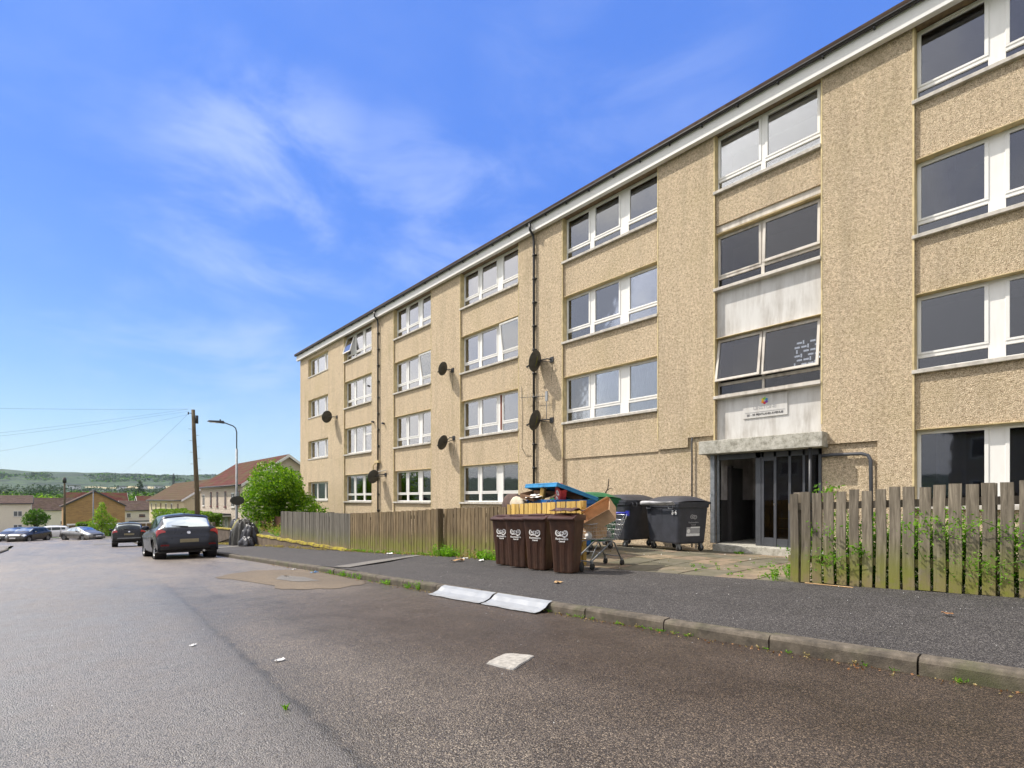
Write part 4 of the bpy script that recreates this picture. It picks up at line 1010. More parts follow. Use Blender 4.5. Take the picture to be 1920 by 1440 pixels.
# markings on its end and front
def E_(x, y, z): return TR(x, y, z) @ Matrix.Rotation(R(5), 4, 'X') @ FACE_Y
mb = MB(); swirl(mb, E_(0, -.598, .83), .2, 'grey_print'); mb.build('emblem', None, gc, fix=False)
text_obj('lettering', 'Renfrewshire', .055, 'grey_print', E_(0, -.590, .70), gc)
text_obj('lettering', 'Council', .045, 'grey_print', E_(0, -.584, .645), gc)
mb = MB(); M = E_(0, -.576, .50)
mb.raw([M @ Vector(p) for p in ((-.20, -.09, 0), (.20, -.09, 0), (.20, .09, 0), (-.20, .09, 0))], [(0, 1, 2, 3)], 'grey_print')
mb.raw([M @ Vector(p) for p in ((-.20, -.12, .003), (.20, -.12, .003), (.20, -.06, .003), (-.20, -.06, .003))], [(0, 1, 2, 3)], 'white_print'); mb.raw([M @ Vector(p) for p in ((-.08, .07, .003), (.20, .07, .003), (.20, .10, .003), (-.08, .10, .003))], [(0, 1, 2, 3)], 'white_print')
mb.lathe([(.001, 0.004), (.05, 0.004)], 16, 'white_print', M @ TR(-.14, .0, 0)); mb.build('notice_sticker', None, gc, fix=False)
text_obj('number_sticker', '5 6', .13, 'white_print', TR(-.468, -.47, .93) @ Matrix.Rotation(R(-5), 4, 'Y') @ FACE_X, gc, bold=.006)
# branch standing in the grey bin
mb = MB(); mb.tube([(11.2, 8.55, 1.05), (11.12, 8.5, 1.30), (11.1, 8.38, 1.45), (11.12, 8.36, 1.72)], [.025, .02, .016, .012], 6, 'bark'); mb.tube([(11.11, 8.44, 1.38), (11.08, 8.3, 1.46), (11.08, 8.2, 1.44)], [.012, .009, .006], 6, 'bark'); mb.tube([(11.1, 8.38, 1.5), (11.05, 8.28, 1.55)], [.01, .005], 6, 'bark')
tag(mb.build('dead_branch', None), 'dead forked branch sticking up behind the middle grey bin', 'branch')
# rubbish heaped in the blue bin
def carton(name, label, loc, rot, size, mat, cat='cardboard box', openlid=True, flaps=True, par=None):
    M = Matrix.Translation(loc) @ (Matrix.Rotation(rot[2], 4, 'Z') @ Matrix.Rotation(rot[1], 4, 'Y') @ Matrix.Rotation(rot[0], 4, 'X'))
    a, b_, c = size; mb = MB(); th = .008
    for bx in ((-a, a, -b_, b_, -c, -c+th), (-a, -a+th, -b_, b_, -c+th, c), (a-th, a, -b_, b_, -c+th, c), (-a+th, a-th, -b_, -b_+th, -c+th, c), (-a+th, a-th, b_-th, b_, -c+th, c)): mb.box(*bx, mat)
    o = mb.build(name, None); o.matrix_world = M; tag(o, label, cat)
    if flaps:
        f = MB()
        f.raw([(-a, -b_, c), (-a, b_, c), (-a-b_*.5, b_, c+.06), (-a-b_*.5, -b_, c+.06)], [(0, 1, 2, 3)], mat); f.raw([(a, -b_, c), (a, b_, c), (a*.55, b_, c+.09), (a*.55, -b_, c+.09)], [(0, 1, 2, 3)], mat)
        f.build('flap', None, o, solid=.006, fix=False)
    return o
carton('cardboard_box', 'flattened brown box wedged at the left of the blue bin', (8.15, 8.12, 1.27), (R(8), R(-12), R(-10)), (.28, .25, .055), 'cardboard_dark', flaps=False)
carton('cardboard_box', 'long brown box lying under the lifted blue lid', (8.45, 7.85, 1.33), (R(3), R(-6), R(10)), (.22, .42, .04), 'cardboard_dark', flaps=False)
carton('cardboard_box', 'dark brown carton deep in the middle of the blue bin', (8.55, 7.35, 1.24), (R(20), R(10), R(25)), (.22, .25, .09), 'cardboard_dark', flaps=False)
tag(MB().box(-.04, .04, -.055, .055, -.14, .14, 'yellow_card').build('foam_block', None, bevel=.01), 'small yellow block leaning out of the middle of the blue bin', 'block')
o = bpy.data.objects['foam_block']; o.location = (8.02, 7.80, 1.30); o.rotation_euler = (R(28), R(-20), 0)
carton('cardboard_box', 'thin buff cardboard tray tilted beside the red carton', (8.12, 7.42, 1.28), (R(-14), R(-18), R(-15)), (.12, .20, .02), 'cardboard', flaps=False)
rc = carton('red_carton', 'red food carton with two white rosettes poking out of the blue bin', (8.02, 7.28, 1.27), (R(38), R(-14), R(-24)), (.07, .12, .20), 'red_card', 'carton', flaps=False)
mb = MB()
for (yy, zz, r_) in ((.005, .06, .065), (.005, -.10, .06)):
    mb.prism([(yy+r_*(1+.12*math.cos(6*a))*math.cos(a), zz+r_*(1+.12*math.cos(6*a))*math.sin(a)) for a in [k*math.pi/12 for k in range(24)]], 'x', -.0735, -.0705, 'white_print'); mb.prism([(yy+r_*.45*math.cos(a), zz+r_*.45*math.sin(a)) for a in [k*math.pi/8 for k in range(16)]], 'x', -.076, -.074, 'grey_print')
mb.build('rosette', None, rc)
rows = [[(-.16+.04*i, -.2+.05*k, .05*mnoise.noise(Vector((i*.6, k*.5, 1)))) for k in range(9)] for i in range(9)]
o = MB().grid(rows, 'litter_white').build('crumpled_paper', None, None, fix=False, loc=(7.98, 8.0, 1.245)); o.rotation_euler = (0, R(-14), 0); tag(o, 'crumpled white paper on the rim of the blue bin', 'paper')
# soft cushions dumped behind the fence
def cushion(name, label, loc, rot, size, mat):
    rows = []; n = 14
    for i in range(n+1):
        th = math.pi*i/n; row = []
        for k in range(20):
            a = 2*math.pi*k/20; e = .45
            cx = abs(math.cos(a))**e*math.copysign(1, math.cos(a)); cy = abs(math.sin(a))**e*math.copysign(1, math.sin(a)); st = math.sin(th)**.55
            nz = 1+.05*mnoise.noise(Vector((cx*2+i, cy*2, 3)))
            row.append((size[0]*cx*st*nz, size[1]*cy*st*nz, size[2]*math.cos(th)*nz))
        rows.append(row)
    mb = MB(); mb.grid(rows, mat, close=True); o = mb.build(name, None, loc=loc); o.rotation_euler = rot; return tag(o, label, 'cushion')
cushion('cushion', 'dark brown rounded cushion at the left end of the blue bin', (8.15, 8.92, 1.04), (0, R(15), R(10)), (.16, .24, .26), 'brown_cushion')
cushion('cushion', 'cream cushion squeezed between the brown cushion and the blue bin', (8.02, 8.55, 1.04), (R(20), R(10), R(5)), (.14, .22, .17), 'cream_cushion')
o = tag(MB().box(-.3, .3, -.4, .4, -.45, .45, 'brown_cushion').build('broken_armchair', None, bevel=.06, loc=(8.2, 8.95, .40)), 'brown armchair shell hidden behind the yellow fence', 'armchair')
cs = MB().box(-.34, -.2, -.36, .36, -.1, .1, 'cream_cushion').build('seat', None, o, bevel=.03)

# ================================================================== SHOPPING TROLLEY
TX, TY = 6.98, 5.56
t = empty('shopping_trolley', (TX, TY, fz(7.5, 5.8)), R(0), 'wire shopping trolley with a blue handle next to the brown bins', 'trolley')
def frame_(mb, pts, r_=.011, m='wire_metal', n=8): mb.tube(pts, r_, n, m)
# local: +X towards handle (length 0..0.95), Y 0..0.5
mb = MB()
bt, bb2 = [(.0, .06, .80), (.0, .48, .80), (.93, .52, .86), (.93, .02, .86)], [(.08, .11, .54), (.08, .43, .54), (.80, .47, .50), (.80, .07, .50)]
for ring in (bt, bb2): frame_(mb, ring+[ring[0]], .006)
def lp(a, b_, t_): return tuple(lerp(a[i], b_[i], t_) for i in range(3))
for s in range(4):
    A, B, C_, D_ = bb2[s], bb2[(s+1) % 4], bt[s], bt[(s+1) % 4]; n = 20 if s % 2 else 12
    for k in range(n+1): mb.tube([lp(A, B, k/n), lp(C_, D_, k/n)], .0022, 5, 'wire_metal', cap=False)
    for q in (.25, .5, .75): mb.tube([lp(A, C_, q), lp(B, D_, q)], .003, 5, 'wire_metal', cap=False)
for k in range(13): mb.tube([lp(bb2[0], bb2[3], k/12), lp(bb2[1], bb2[2], k/12)], .0022, 5, 'wire_metal', cap=False)
for k in range(9): mb.tube([lp(bb2[0], bb2[1], k/8), lp(bb2[3], bb2[2], k/8)], .0022, 5, 'wire_metal', cap=False)
mb.build('basket', None, t)
mb = MB()
for yy in (.09, .45):
    mb.tube([(.02, yy, .14), (.55, yy, .44), (.62, yy, .47), (.70, yy, .44), (.90, yy-.0, .14)], .015, 8, 'galvanised')
    mb.tube([(.0, yy, .14), (.22, yy, .48), (.80, yy, .50)], .010, 8, 'galvanised')
mb.tube([(.02, .09, .15), (.02, .45, .15)], .011, 8, 'galvanised'); mb.tube([(.86, .09, .19), (.86, .45, .19)], .009, 8, 'galvanised'); mb.tube([(.30, .09, .29), (.30, .45, .29)], .008, 8, 'galvanised')
mb.build('frame', None, t)
mb = MB(); mb.tube([(.93, .02, .86), (1.0, .02, .97), (1.0, .50, .97), (.93, .52, .86)], .011, 8, 'wire_metal')
for q in (.1, .2): mb.tube([(.93-.03*q*10, .06, .60+q), (.97, .06, .75+q), (.97, .46, .75+q)], .005, 6, 'wire_metal')
mb.build('handle_frame', None, t)
mb = MB(); mb.tube([(1.0, .04, .975), (1.0, .48, .975)], .022, 10, 'blue_plastic'); mb.box(.985, 1.03, -.01, .05, .93, 1.02, 'blue_plastic'); mb.build('handle', None, t)
for (x, y) in ((.03, .08), (.03, .46), (.90, .08), (.90, .46)):
    mb = MB(); mb.box(x-.012, x+.03, y-.02, y+.02, .11, .15, 'galvanised'); mb.lathe([(.001, 0), (.03, 0), (.058, .004), (.062, .015), (.058, .028), (.001, .03)], 16, 'rubber', Matrix.Translation((x+.02, y+.015, .062)) @ Matrix.Rotation(R(90), 4, 'X')); mb.build('castor', None, t)
cb = carton('cardboard_box', 'open buff cardboard box tipped on top of the trolley', (TX+.40, TY+.20, fz(7.5, 5.8)+.93), (R(-32), R(-20), R(36)), (.30, .28, .11), 'cardboard')
carton('cardboard_box', 'brown cardboard box down in the trolley basket', (TX+.35, TY+.28, fz(7.5, 5.8)+.64), (R(4), R(-5), R(8)), (.2, .15, .09), 'cardboard', flaps=False)
rn = random.Random(9)
for k, (dx, dy, m, lab) in enumerate(((.10, .2, 'litter_white', 'small white packet at the front of the trolley basket'), (.66, .2, 'white_plastic', 'clear plastic bottle near the handle end of the trolley basket'), (.76, .34, 'litter_white', 'crumpled white bag at the handle end of the trolley basket'))):
    rows = [[(.07*math.sin(math.pi*i/8)*math.cos(a)*(1+.3*mnoise.noise(Vector((i, a*2, k)))), .06*math.sin(math.pi*i/8)*math.sin(a)*(1+.3*mnoise.noise(Vector((i, a, k+5)))), .07*math.cos(math.pi*i/8)) for a in [j*.6283 for j in range(10)]] for i in range(9)]
    o = MB().grid(rows, m, close=True, smooth=False).build('rubbish_packet' if k != 1 else 'plastic_bottle', None, loc=(TX+dx, TY+dy, fz(7.5, 5.8)+.59)); tag(o, lab, 'rubbish')

# ================================================================== THINGS ON THE ROAD
def slab_mesh(pts, th, mat, n=10, wav=.004, seed=1, curl=0):
    mb = MB(); top = []; 
    for i in range(n+1):
        row = []
        for k in range(n+1):
            u, v = i/n, k/n; a = lp(pts[0], pts[1], u); b_ = lp(pts[3], pts[2], u); p = lp(a, b_, v)
            row.append((p[0], p[1], p[2]+wav*mnoise.noise(Vector((u*3, v*3, seed)))+curl*(abs(2*u-1)**3)+curl*.5*(abs(2*v-1)**4)))
        top.append(row)
    mb.grid(top, mat, smooth=False); return mb
rz_ = lambda x, y, o: (x, y, roadz(x, y)+o)
mb = MB(); 
rows_t = [[None]*9 for _ in range(9)]
P4 = [(2.30, 2.79), (2.58, 2.88), (2.66, 2.68), (2.33, 2.54)]
for i in range(9):
    for k in range(9):
        a = lerp(P4[0][0], P4[1][0], i/8), lerp(P4[0][1], P4[1][1], i/8); b_ = lerp(P4[3][0], P4[2][0], i/8), lerp(P4[3][1], P4[2][1], i/8)
        x, y = lerp(a[0], b_[0], k/8), lerp(a[1], b_[1], k/8); e = (i in (0, 8))+(k in (0, 8)); x += rnd.uniform(-.006, .006)*(e > 0); y += rnd.uniform(-.006, .006)*(e > 0)
        rows_t[i][k] = (x, y, roadz(x, y)+.016-.006*(e > 1)-.003*(e > 0)+.004*mnoise.noise(Vector((x*20, y*20, 0))))
mb.grid(rows_t, 'tile_white', smooth=False)
edge = [rows_t[i][0] for i in range(9)]+[rows_t[8][k] for k in range(1, 9)]+[rows_t[i][8] for i in range(7, -1, -1)]+[rows_t[0][k] for k in range(7, 0, -1)]
mb.grid([edge, [(x, y, z-.035) for x, y, z in edge]], 'stained_panel', close=True, smooth=False)
tag(mb.build('broken_tile', None), 'square off white tile lying alone on the dark road', 'tile')
for nm, a, b_, lab in (('metal_sheet', 3.93, 4.86, 'bent white sheet in the gutter, half nearer the camera'), ('metal_sheet', 4.90, 6.02, 'bent white sheet in the gutter, half nearer the wheelie bins')):
    rows = []
    for i in range(13):
        y = lerp(a, b_, i/12); cr = .003*math.sin(i*1.7+a)+.002*math.sin(i*3.1)+(.010 if i in (0, 12) else 0)
        rows.append([(kerbx(y)+.045, y, G(y)+.012+cr*.3), (kerbx(y)-.015, y, G(y)-.012+cr), (kerbx(y)-.07, y, G(y)-.055+cr), (kerbx(y)-.15, y+.01, G(y)-.082+cr*.5), (kerbx(y)-.23+.008*math.sin(i*.9), y+.008*math.sin(i), G(y)-.088+abs(cr))])
    o = MB().grid(rows, 'white_plastic', smooth=False).build(nm, None, fix=False, solid=.003); tag(o, lab, 'sheet')

# ================================================================== LITTER, WEEDS
rn = random.Random(21)
def litter(x, y, z, s, mat, label, cat, name):
    mb = MB(); n = 6; rows = []
    for i in range(n): rows.append([((i/(n-1)-.5)*s*rn.uniform(.8, 1.1), (k/(n-1)-.5)*s*.55*rn.uniform(.7, 1.1), .004+abs(mnoise.noise(Vector((i*.9+x, k*.9, y))))*s*.28) for k in range(n)])
    mb.grid(rows, mat, smooth=False); o = mb.build(name, None, fix=False); o.location = (x, y, z); o.rotation_euler = (0, 0, rn.uniform(0, 3)); return tag(o, label, cat)
litter(4.02, 11.55, roadz(4.0, 11.5)+.004, .14, 'litter_white', 'crumpled white tissue in the gutter above the brown road patch', 'litter', 'crumpled_tissue')
litter(4.05, 10.4, roadz(4.0, 10.4)+.004, .17, 'blue_curtain', 'pale blue wrapper in the gutter beside the brown road patch', 'litter', 'wrapper')
litter(6.95, 12.6, G(12.6)+.01, .25, 'litter_white', 'white paper scrap at the foot of the grey board fence', 'litter', 'paper_scrap')
litter(6.9, 8.55, G(8.5)+.01, .18, 'litter_white', 'white paper scrap beside the leftmost brown wheelie bin', 'litter', 'paper_scrap')
litter(7.05, 9.3, G(9.3)+.01, .14, 'litter_white', 'white wrapper in the weeds below the mossy fence post', 'litter', 'wrapper')
litter(6.6, 9.0, G(9.0)+.01, .30, 'litter_tan', 'tan leaf litter clump on the pavement left of the bins', 'leaves', 'leaf_clump')
litter(5.35, 4.9, G(4.9)+.01, .16, 'litter_tan', 'tan cardboard scrap on the pavement in front of the rightmost brown bin', 'litter', 'card_scrap')
litter(5.9, .75, G(.7)+.01, .09, 'dead_leaf', 'rust brown dead leaf on the pavement below the picket fence', 'leaf', 'dead_leaf')
litter(5.55, -.05, G(0)+.01, .11, 'litter_white', 'white scrap on the pavement at the right edge', 'litter', 'paper_scrap')
litter(1.28, 3.95, roadz(1.3, 3.9)+.004, .07, 'litter_white', 'small white scrap in the middle of the near carriageway', 'litter', 'paper_scrap')
litter(.92, 5.0, roadz(.9, 5)+.004, .06, 'litter_white', 'tiny white scrap farther up the carriageway', 'litter', 'paper_scrap')
mb = MB(); mb.box(-.26, .26, -.012, .012, 0, .012, 'litter_tan'); o = mb.build('wood_strip', None, loc=(7.18, 2.05, G(2)+.005), bevel=.004); o.rotation_euler = (0, 0, R(95)); tag(o, 'thin bare wood strip on the ground at the foot of the picket fence', 'wood')
# loose grit and dead leaves in the gutter
mb = MB(); pts = []
for k in range(700):
    y = rn.uniform(-1, 14); w_ = abs(rn.gauss(0, .07)); pts.append((kerbx(y)-.01-w_, y, roadz(kerbx(y)-w_, y)+.006))
leaves(mb, pts[:430], .022, 'dead_leaf', rn, flat=.0); leaves(mb, pts[430:], .02, 'dry_grass', rn)
tag(mb.build('gutter_debris', None, fix=False), kind='stuff')
mb = MB(); pts = []
for k in range(260): x, y = rn.uniform(4.4, 7.3), rn.uniform(-.5, 14); pts.append((x, y, G(y)+.012))
for k in range(240): x, y = rn.uniform(-1, 4.0), rn.uniform(1.5, 14); pts.append((x, y, roadz(x, y)+.005))
leaves(mb, pts, .009, 'litter_white', rn)
for k in range(500): x, y = 7.34-abs(rn.gauss(0, .12)), rn.uniform(8.3, 16); mb_p = (x, y, G(y)+.012); leaves(mb, [mb_p], .05, 'dry_grass' if k % 2 else 'dead_leaf', rn)
for k in range(120): x, y = rn.uniform(7.5, 11.8), rn.uniform(3, 9); leaves(mb, [(x, y, fz(x, y)+.014)], .03, 'dry_grass' if k % 3 else 'litter_white', rn)
tag(mb.build('ground_litter', None, fix=False), kind='stuff')
# weeds
def tuft(mb, x, y, z, h, n, mat, spread=.06, leaf=.03, rn=rn):
    for k in range(n):
        a = rn.uniform(0, 6.28); L = h*rn.uniform(.5, 1.1); dx, dy = math.cos(a)*spread*rn.uniform(.3, 1.4), math.sin(a)*spread*rn.uniform(.3, 1.4)
        mb.raw([(x+dx*.2-.003, y+dy*.2, z), (x+dx*.2+.003, y+dy*.2, z), (x+dx, y+dy, z+L)], [(0, 1, 2)], mat)
        if rn.random() < .8: leaves(mb, [(x+dx*q, y+dy*q, z+L*q) for q in (.45, .7, .95)], leaf, mat, rn)
mb = MB()
for y in [8.6, 8.9, 9.3, 9.35, 9.9, 7.6, 7.5, 6.9, 6.6]: tuft(mb, kerbx(y)-.03, y, roadz(4, y), rn.uniform(.06, .13), 16, 'weed', .08)
for k in range(70):
    y = rn.choice([rn.uniform(2.2, 4.0), rn.uniform(6.5, 11)]) if k < 55 else rn.uniform(.3, 2.5); tuft(mb, kerbx(y)-rn.uniform(.0, .05), y, roadz(4, y), rn.uniform(.01, .03), 6, 'weed' if k % 3 else 'dry_grass', .03, .014)
for y in (2.92, 1.08): tuft(mb, .98, y*1.0, roadz(1, y), .03, 8, 'weed', .02, .02)
tag(mb.build('kerb_weeds', None, fix=False), kind='stuff')
mb = MB()
for k in range(150):
    y = rn.uniform(8.3, 15.9); h = rn.uniform(.04, .14) * (1.8 if 8.4 < y < 10.5 else .8); tuft(mb, 7.30-rn.uniform(0, .1), y, fbase(y), h, 9, 'weed' if rn.random() < .65 else 'dry_grass', .06, .035)
for k in range(26): y = rn.gauss(10.3, .22); tuft(mb, 7.2, y, fbase(y), rn.uniform(.15, .34), 10, 'weed', .12, .05)
for k in range(22): y = rn.gauss(8.65, .2); tuft(mb, 7.2, y, fbase(y), rn.uniform(.1, .26), 10, 'weed', .12, .05)
for k in range(60): y = rn.uniform(17, 28); tuft(mb, 7.12-rn.uniform(0, .12), y, G(y), rn.uniform(.03, .1), 9, 'dry_grass', .1, .04)
for k in range(50): y = rn.uniform(22.8, 30); tuft(mb, rn.uniform(7.6, 8.6), y, -.5, rn.uniform(.2, .6), 10, 'weed' if k % 3 else 'dry_grass', .2, .09)
for k in range(90): y = rn.uniform(26.5, 32); tuft(mb, rn.uniform(6.8, 7.5), y, G(y), rn.uniform(.02, .08), 9, 'dry_grass', .12, .05)
for k in range(50): x, y = rn.uniform(7.5, 7.9), rn.uniform(2.7, 4.6); tuft(mb, x+.4*(k % 5), y, fz(x, y), rn.uniform(.02, .05), 6, 'weed', .04, .025) if rn.random() < .5 else None
for (x, y, s) in ((8.0, 2.75, .22), (7.55, 2.78, .3), (10.5, 3.4, .1), (11.9, 5.2, .06), (11.7, 3.6, .1), (9.2, 3.2, .12)):
    for k in range(7): tuft(mb, x+rn.gauss(0, .07), y+rn.gauss(0, .05), fz(x, y), s*rn.uniform(.5, 1), 9, 'weed', .07, .035)
tag(mb.build('verge_weeds', None, fix=False), kind='stuff')
# bramble and cleavers pushing through the picket fence
def climber(name, label, y0, y1, n, hmax, seed, X=7.52, minx=-1):
    r_ = random.Random(seed); t = empty(name, (X, (y0+y1)/2, fbase(1)), 0, label, 'weed'); st = MB(); lf = MB(); oy = (y0+y1)/2; oz = fbase(1)
    for k in range(n):
        y = r_.uniform(y0, y1); x = X+r_.uniform(-.02, .35); z = fbase(y); pts = [Vector((x-X, y-oy, z-oz))]; d_ = Vector((r_.uniform(-.35, .1), r_.uniform(-.5, .5), 1)); L = hmax*r_.uniform(.35, 1)
        for q in range(7):
            d_ += Vector((r_.uniform(-.28, .2), r_.uniform(-.3, .3), r_.uniform(-.25, .05)*q*.25)); pts.append(pts[-1]+d_.normalized()*L/6); pts[-1].x = max(pts[-1].x, minx+r_.uniform(0, .05))
        st.tube(pts, [.004]*len(pts), 4, 'weed', cap=False)
        for p in pts[1:]:
            leaves(lf, [p+Vector((r_.gauss(0, .035), r_.gauss(0, .05), r_.gauss(0, .035))) for _ in range(9)], .045, 'weed', r_)
    st.build('stem', None, t, fix=False); lf.build('foliage', None, t, fix=False)
climber('bramble', 'green bramble growing behind and through the right part of the picket fence', -.6, 1.35, 34, 1.0, 2)
climber('bramble_thicket', 'dense low green growth filling the gap between picket fence and flats', -2.6, 2.3, 360, .95, 6, X=7.66, minx=.02)
climber('bramble', 'green cleavers hanging through the left pickets near the path', 1.4, 2.5, 16, .8, 3)
climber('bramble', 'green weeds climbing through the pickets at the far right edge', -2.4, -.6, 20, 1.0, 5)
r_ = random.Random(8)
for (yc, zc_, n, s_, lab) in ((.95, .80, 60, .13, 'leafy bramble shoot lying over the middle pickets'), (.62, .42, 90, .17, 'dense leafy clump hanging on the front of the pickets low down'), (.30, .75, 80, .16, 'leafy bramble shoot over the pickets near the right edge'), (2.08, .38, 55, .13, 'small leafy clump on the front of the left pickets')):
    t = empty('bramble_shoot', (7.36, yc, zc_), 0, lab, 'weed'); mb = MB(); mb.tube([(.15, .25, -.15), (.03, .1, -.02), (-.05, -.1, .06), (-.06, -.35, .16)], .004, 4, 'weed', cap=False); mb.build('stem', None, t, fix=False)
    mb = MB(); leaves(mb, [(r_.gauss(-.05, .02), r_.gauss(0, s_), r_.gauss(0, s_*.5)+.1*r_.random()) for _ in range(n*2)], .032, 'weed', r_); mb.build('foliage', None, t, fix=False)
t = empty('wall_plant', (12.35, 3.55, 1.25), 0, 'small bright self seeded plant sprouting beside the canopy post', 'plant')
mb = MB(); mb.tube([(.2, .1, -1.2), (.05, .05, -.3), (0, 0, .2)], .007, 5, 'weed', cap=False); mb.build('stem', None, t, fix=False)
mb = MB(); leaves(mb, [(r_.gauss(0, .1), r_.gauss(0, .13), r_.gauss(0.05, .13)) for _ in range(70)], .085, 'weed', r_); mb.build('foliage', None, t, fix=False)

# ================================================================== CARS
def catmull(P, t):
    n = len(P)-1; i = min(int(t), n-1); f = t-i
    p0, p1, p2, p3 = P[max(i-1, 0)], P[i], P[i+1], P[min(i+2, n)]
    return tuple(.5*((2*b_)+(-a+c)*f+(2*a-5*b_+4*c-d_)*f*f+(-a+3*b_-3*c+d_)*f**3) for a, b_, c, d_ in zip(p0, p1, p2, p3))
PROF = {
 'hatch': dict(C=[(.30,.26),(.06,.30),(.0,.48),(.03,.66),(.10,.80),(.17,.98),(.60,1.385),(.95,1.465),(1.7,1.51),(2.45,1.46),(3.15,1.10),(3.75,.97),(4.2,.78),(4.38,.5),(4.33,.26),(4.0,.2)],
               B=[(.36,.26),(.16,.30),(.10,.48),(.12,.66),(.19,.80),(.27,.99),(.62,1.0),(.95,.985),(1.7,.95),(2.45,.92),(3.1,.90),(3.65,.85),(4.05,.70),(4.2,.5),(4.15,.26),(3.9,.2)], W=.905, wb=(.78, 3.46), wr=.33),
 'suv': dict(C=[(.30,.32),(.08,.36),(.0,.52),(.02,.72),(.08,.92),(.15,1.05),(.42,1.46),(.75,1.56),(1.6,1.62),(2.35,1.57),(3.05,1.18),(3.65,1.08),(4.1,.92),(4.25,.6),(4.2,.32),(3.9,.26)],
             B=[(.36,.32),(.16,.36),(.10,.52),(.12,.72),(.18,.92),(.24,1.08),(.45,1.09),(.75,1.08),(1.6,1.04),(2.35,1.01),(3.0,.99),(3.55,.95),(3.95,.82),(4.1,.6),(4.05,.32),(3.8,.26)], W=.90, wb=(.78, 3.38), wr=.35),
 'saloon': dict(C=[(.30,.26),(.06,.30),(.0,.48),(.03,.68),(.10,.90),(.25,1.03),(.95,1.16),(1.5,1.38),(2.1,1.44),(2.7,1.38),(3.35,1.05),(3.95,.93),(4.45,.75),(4.62,.5),(4.57,.26),(4.2,.2)],
                B=[(.36,.26),(.16,.30),(.10,.48),(.12,.66),(.19,.84),(.32,.93),(.95,.95),(1.5,.94),(2.1,.92),(2.7,.90),(3.3,.88),(3.85,.83),(4.3,.68),(4.45,.5),(4.4,.26),(4.1,.2)], W=.90, wb=(.85, 3.6), wr=.33)}
def make_car(kind, mat, loc, rz, label, group=None, pitch=0, res=1, facing=1):
    D = PROF[kind]; C_, B = D['C'], D['B']; W = D['W']; sill = C_[-1][1]+.02; L = C_[13][0]
    t = empty('parked_car', loc, rz, label, 'car', group); t.rotation_euler = (pitch, 0, rz)
    loops = []                                             # (halfwidth fraction, profile)
    def mixp(f): return [tuple(lerp(a[i], b_[i], f) for i in (0, 1)) for a, b_ in zip(C_, B)]
    def drop(P, s): return [(y, z if z < sill+.02 else lerp(z, sill, s)) for y, z in P]
    def lower(P, d_): return [(y, z-d_ if 5 < i < 10 else z) for i, (y, z) in enumerate(P)]
    loops = [(0, C_), (.34, lower(mixp(.06), .0)), (.60, lower(mixp(.14), .0)), (.70, mixp(.26)), (.86, mixp(.92)), (.965, drop(B, .10)), (1.0, drop(B, .34)), (.99, drop(B, .66)), (.93, drop(B, .96))]
    def taper(y): 
        u = y/L; return (1-.16*max(0, (u-.78)/.22)**2.2)*(1-.10*max(0, (.14-u)/.14)**1.6)
    def S(j, k, off=0):
        n = len(loops)-1; i = min(int(j), n-1); f = j-i
        def pt(jj, kk):
            q = [catmull(P, kk) for _, P in loops]; xs_ = [(w_,) for w_, _ in loops]
            y, z = catmull(q, jj); x = catmull(xs_, jj)[0]*W*taper(y); return Vector((x, y, z))
        p = pt(j, k)
        if off:
            e = .04; a = pt(min(j+e, n), k)-pt(max(j-e, 0), k); b_ = pt(j, min(k+e, 15))-pt(j, max(k-e, 0)); nn = b_.cross(a)
            if nn.length > 1e-9:
                nn.normalize()
                if nn.dot(p-Vector((0, L/2, .6))) < 0: nn = -nn
                p = p+nn*off
        return p
    NJ, NK = (24, 60) if res else (14, 34)
    js = [8*i/NJ for i in range(NJ+1)]; ks = [15*i/NK for i in range(NK+1)]
    mb = MB(); wr = D['wr']
    P = [[S(j, k) for k in ks] for j in js]
    for sgn in (1, -1):
        vs = []; fs = []
        for row in P:
            for p in row: vs.append((p.x*sgn, p.y, p.z))
        for i in range(NJ):
            for k in range(NK):
                c = (P[i][k]+P[i+1][k+1])*.5
                if c.x > W*.6 and any((c.y-wy)**2+(c.z-wr)**2 < (wr+.04)**2 for wy in D['wb']): continue
                fs.append((i*(NK+1)+k, i*(NK+1)+k+1, (i+1)*(NK+1)+k+1, (i+1)*(NK+1)+k))
        mb.raw(vs, fs, mat, True)
    me_o = mb.build('body', None, t)
    mb = MB()                                              # dark underbody and wheel housings
    mb.box(-W*.86, W*.86, .35, L-.35, .20 if kind != 'suv' else .26, .34, 'black_plastic')
    for wy in D['wb']:
        for sgn in (1, -1):
            mb.tube([(sgn*W*.62, wy, wr), (sgn*W*.955, wy, wr)], wr+.055, 24, 'black_plastic', cap=False); mb.box(sgn*W*.62-.01, sgn*W*.62+.01, wy-.38, wy+.38, .2, .72, 'black_plastic')
    mb.build('underbody', None, t)
    def patchm(name, j0, j1, k0, k1, mt, off=.006, sides=(1, -1), nj=6, nk=8, one=False, shape=None):
        out = None
        if j0 < 0: sides = (1,); 
        for sgn in sides:
            rows = []
            for a in range(nj+1):
                row = []
                for b_ in range(nk+1):
                    j = lerp(j0, j1, a/nj); kk = lerp(k0, k1, b_/nk)
                    if shape: kk = shape(a/nj, b_/nk)
                    q = S(abs(j), kk, off); row.append((q.x*(sgn if j >= 0 else -sgn), q.y, q.z))
                rows.append(row)
            out = MB().grid(rows, mt).build(name, None, t, fix=False)
        return out
    # glazing
    rw = patchm('rear_window', -3.05, 3.05, 5.12, 5.90, 'car_glass', .008, nj=14)
    patchm('windscreen', -3.0, 3.0, 9.12, 9.92, 'car_glass', .008, nj=14)
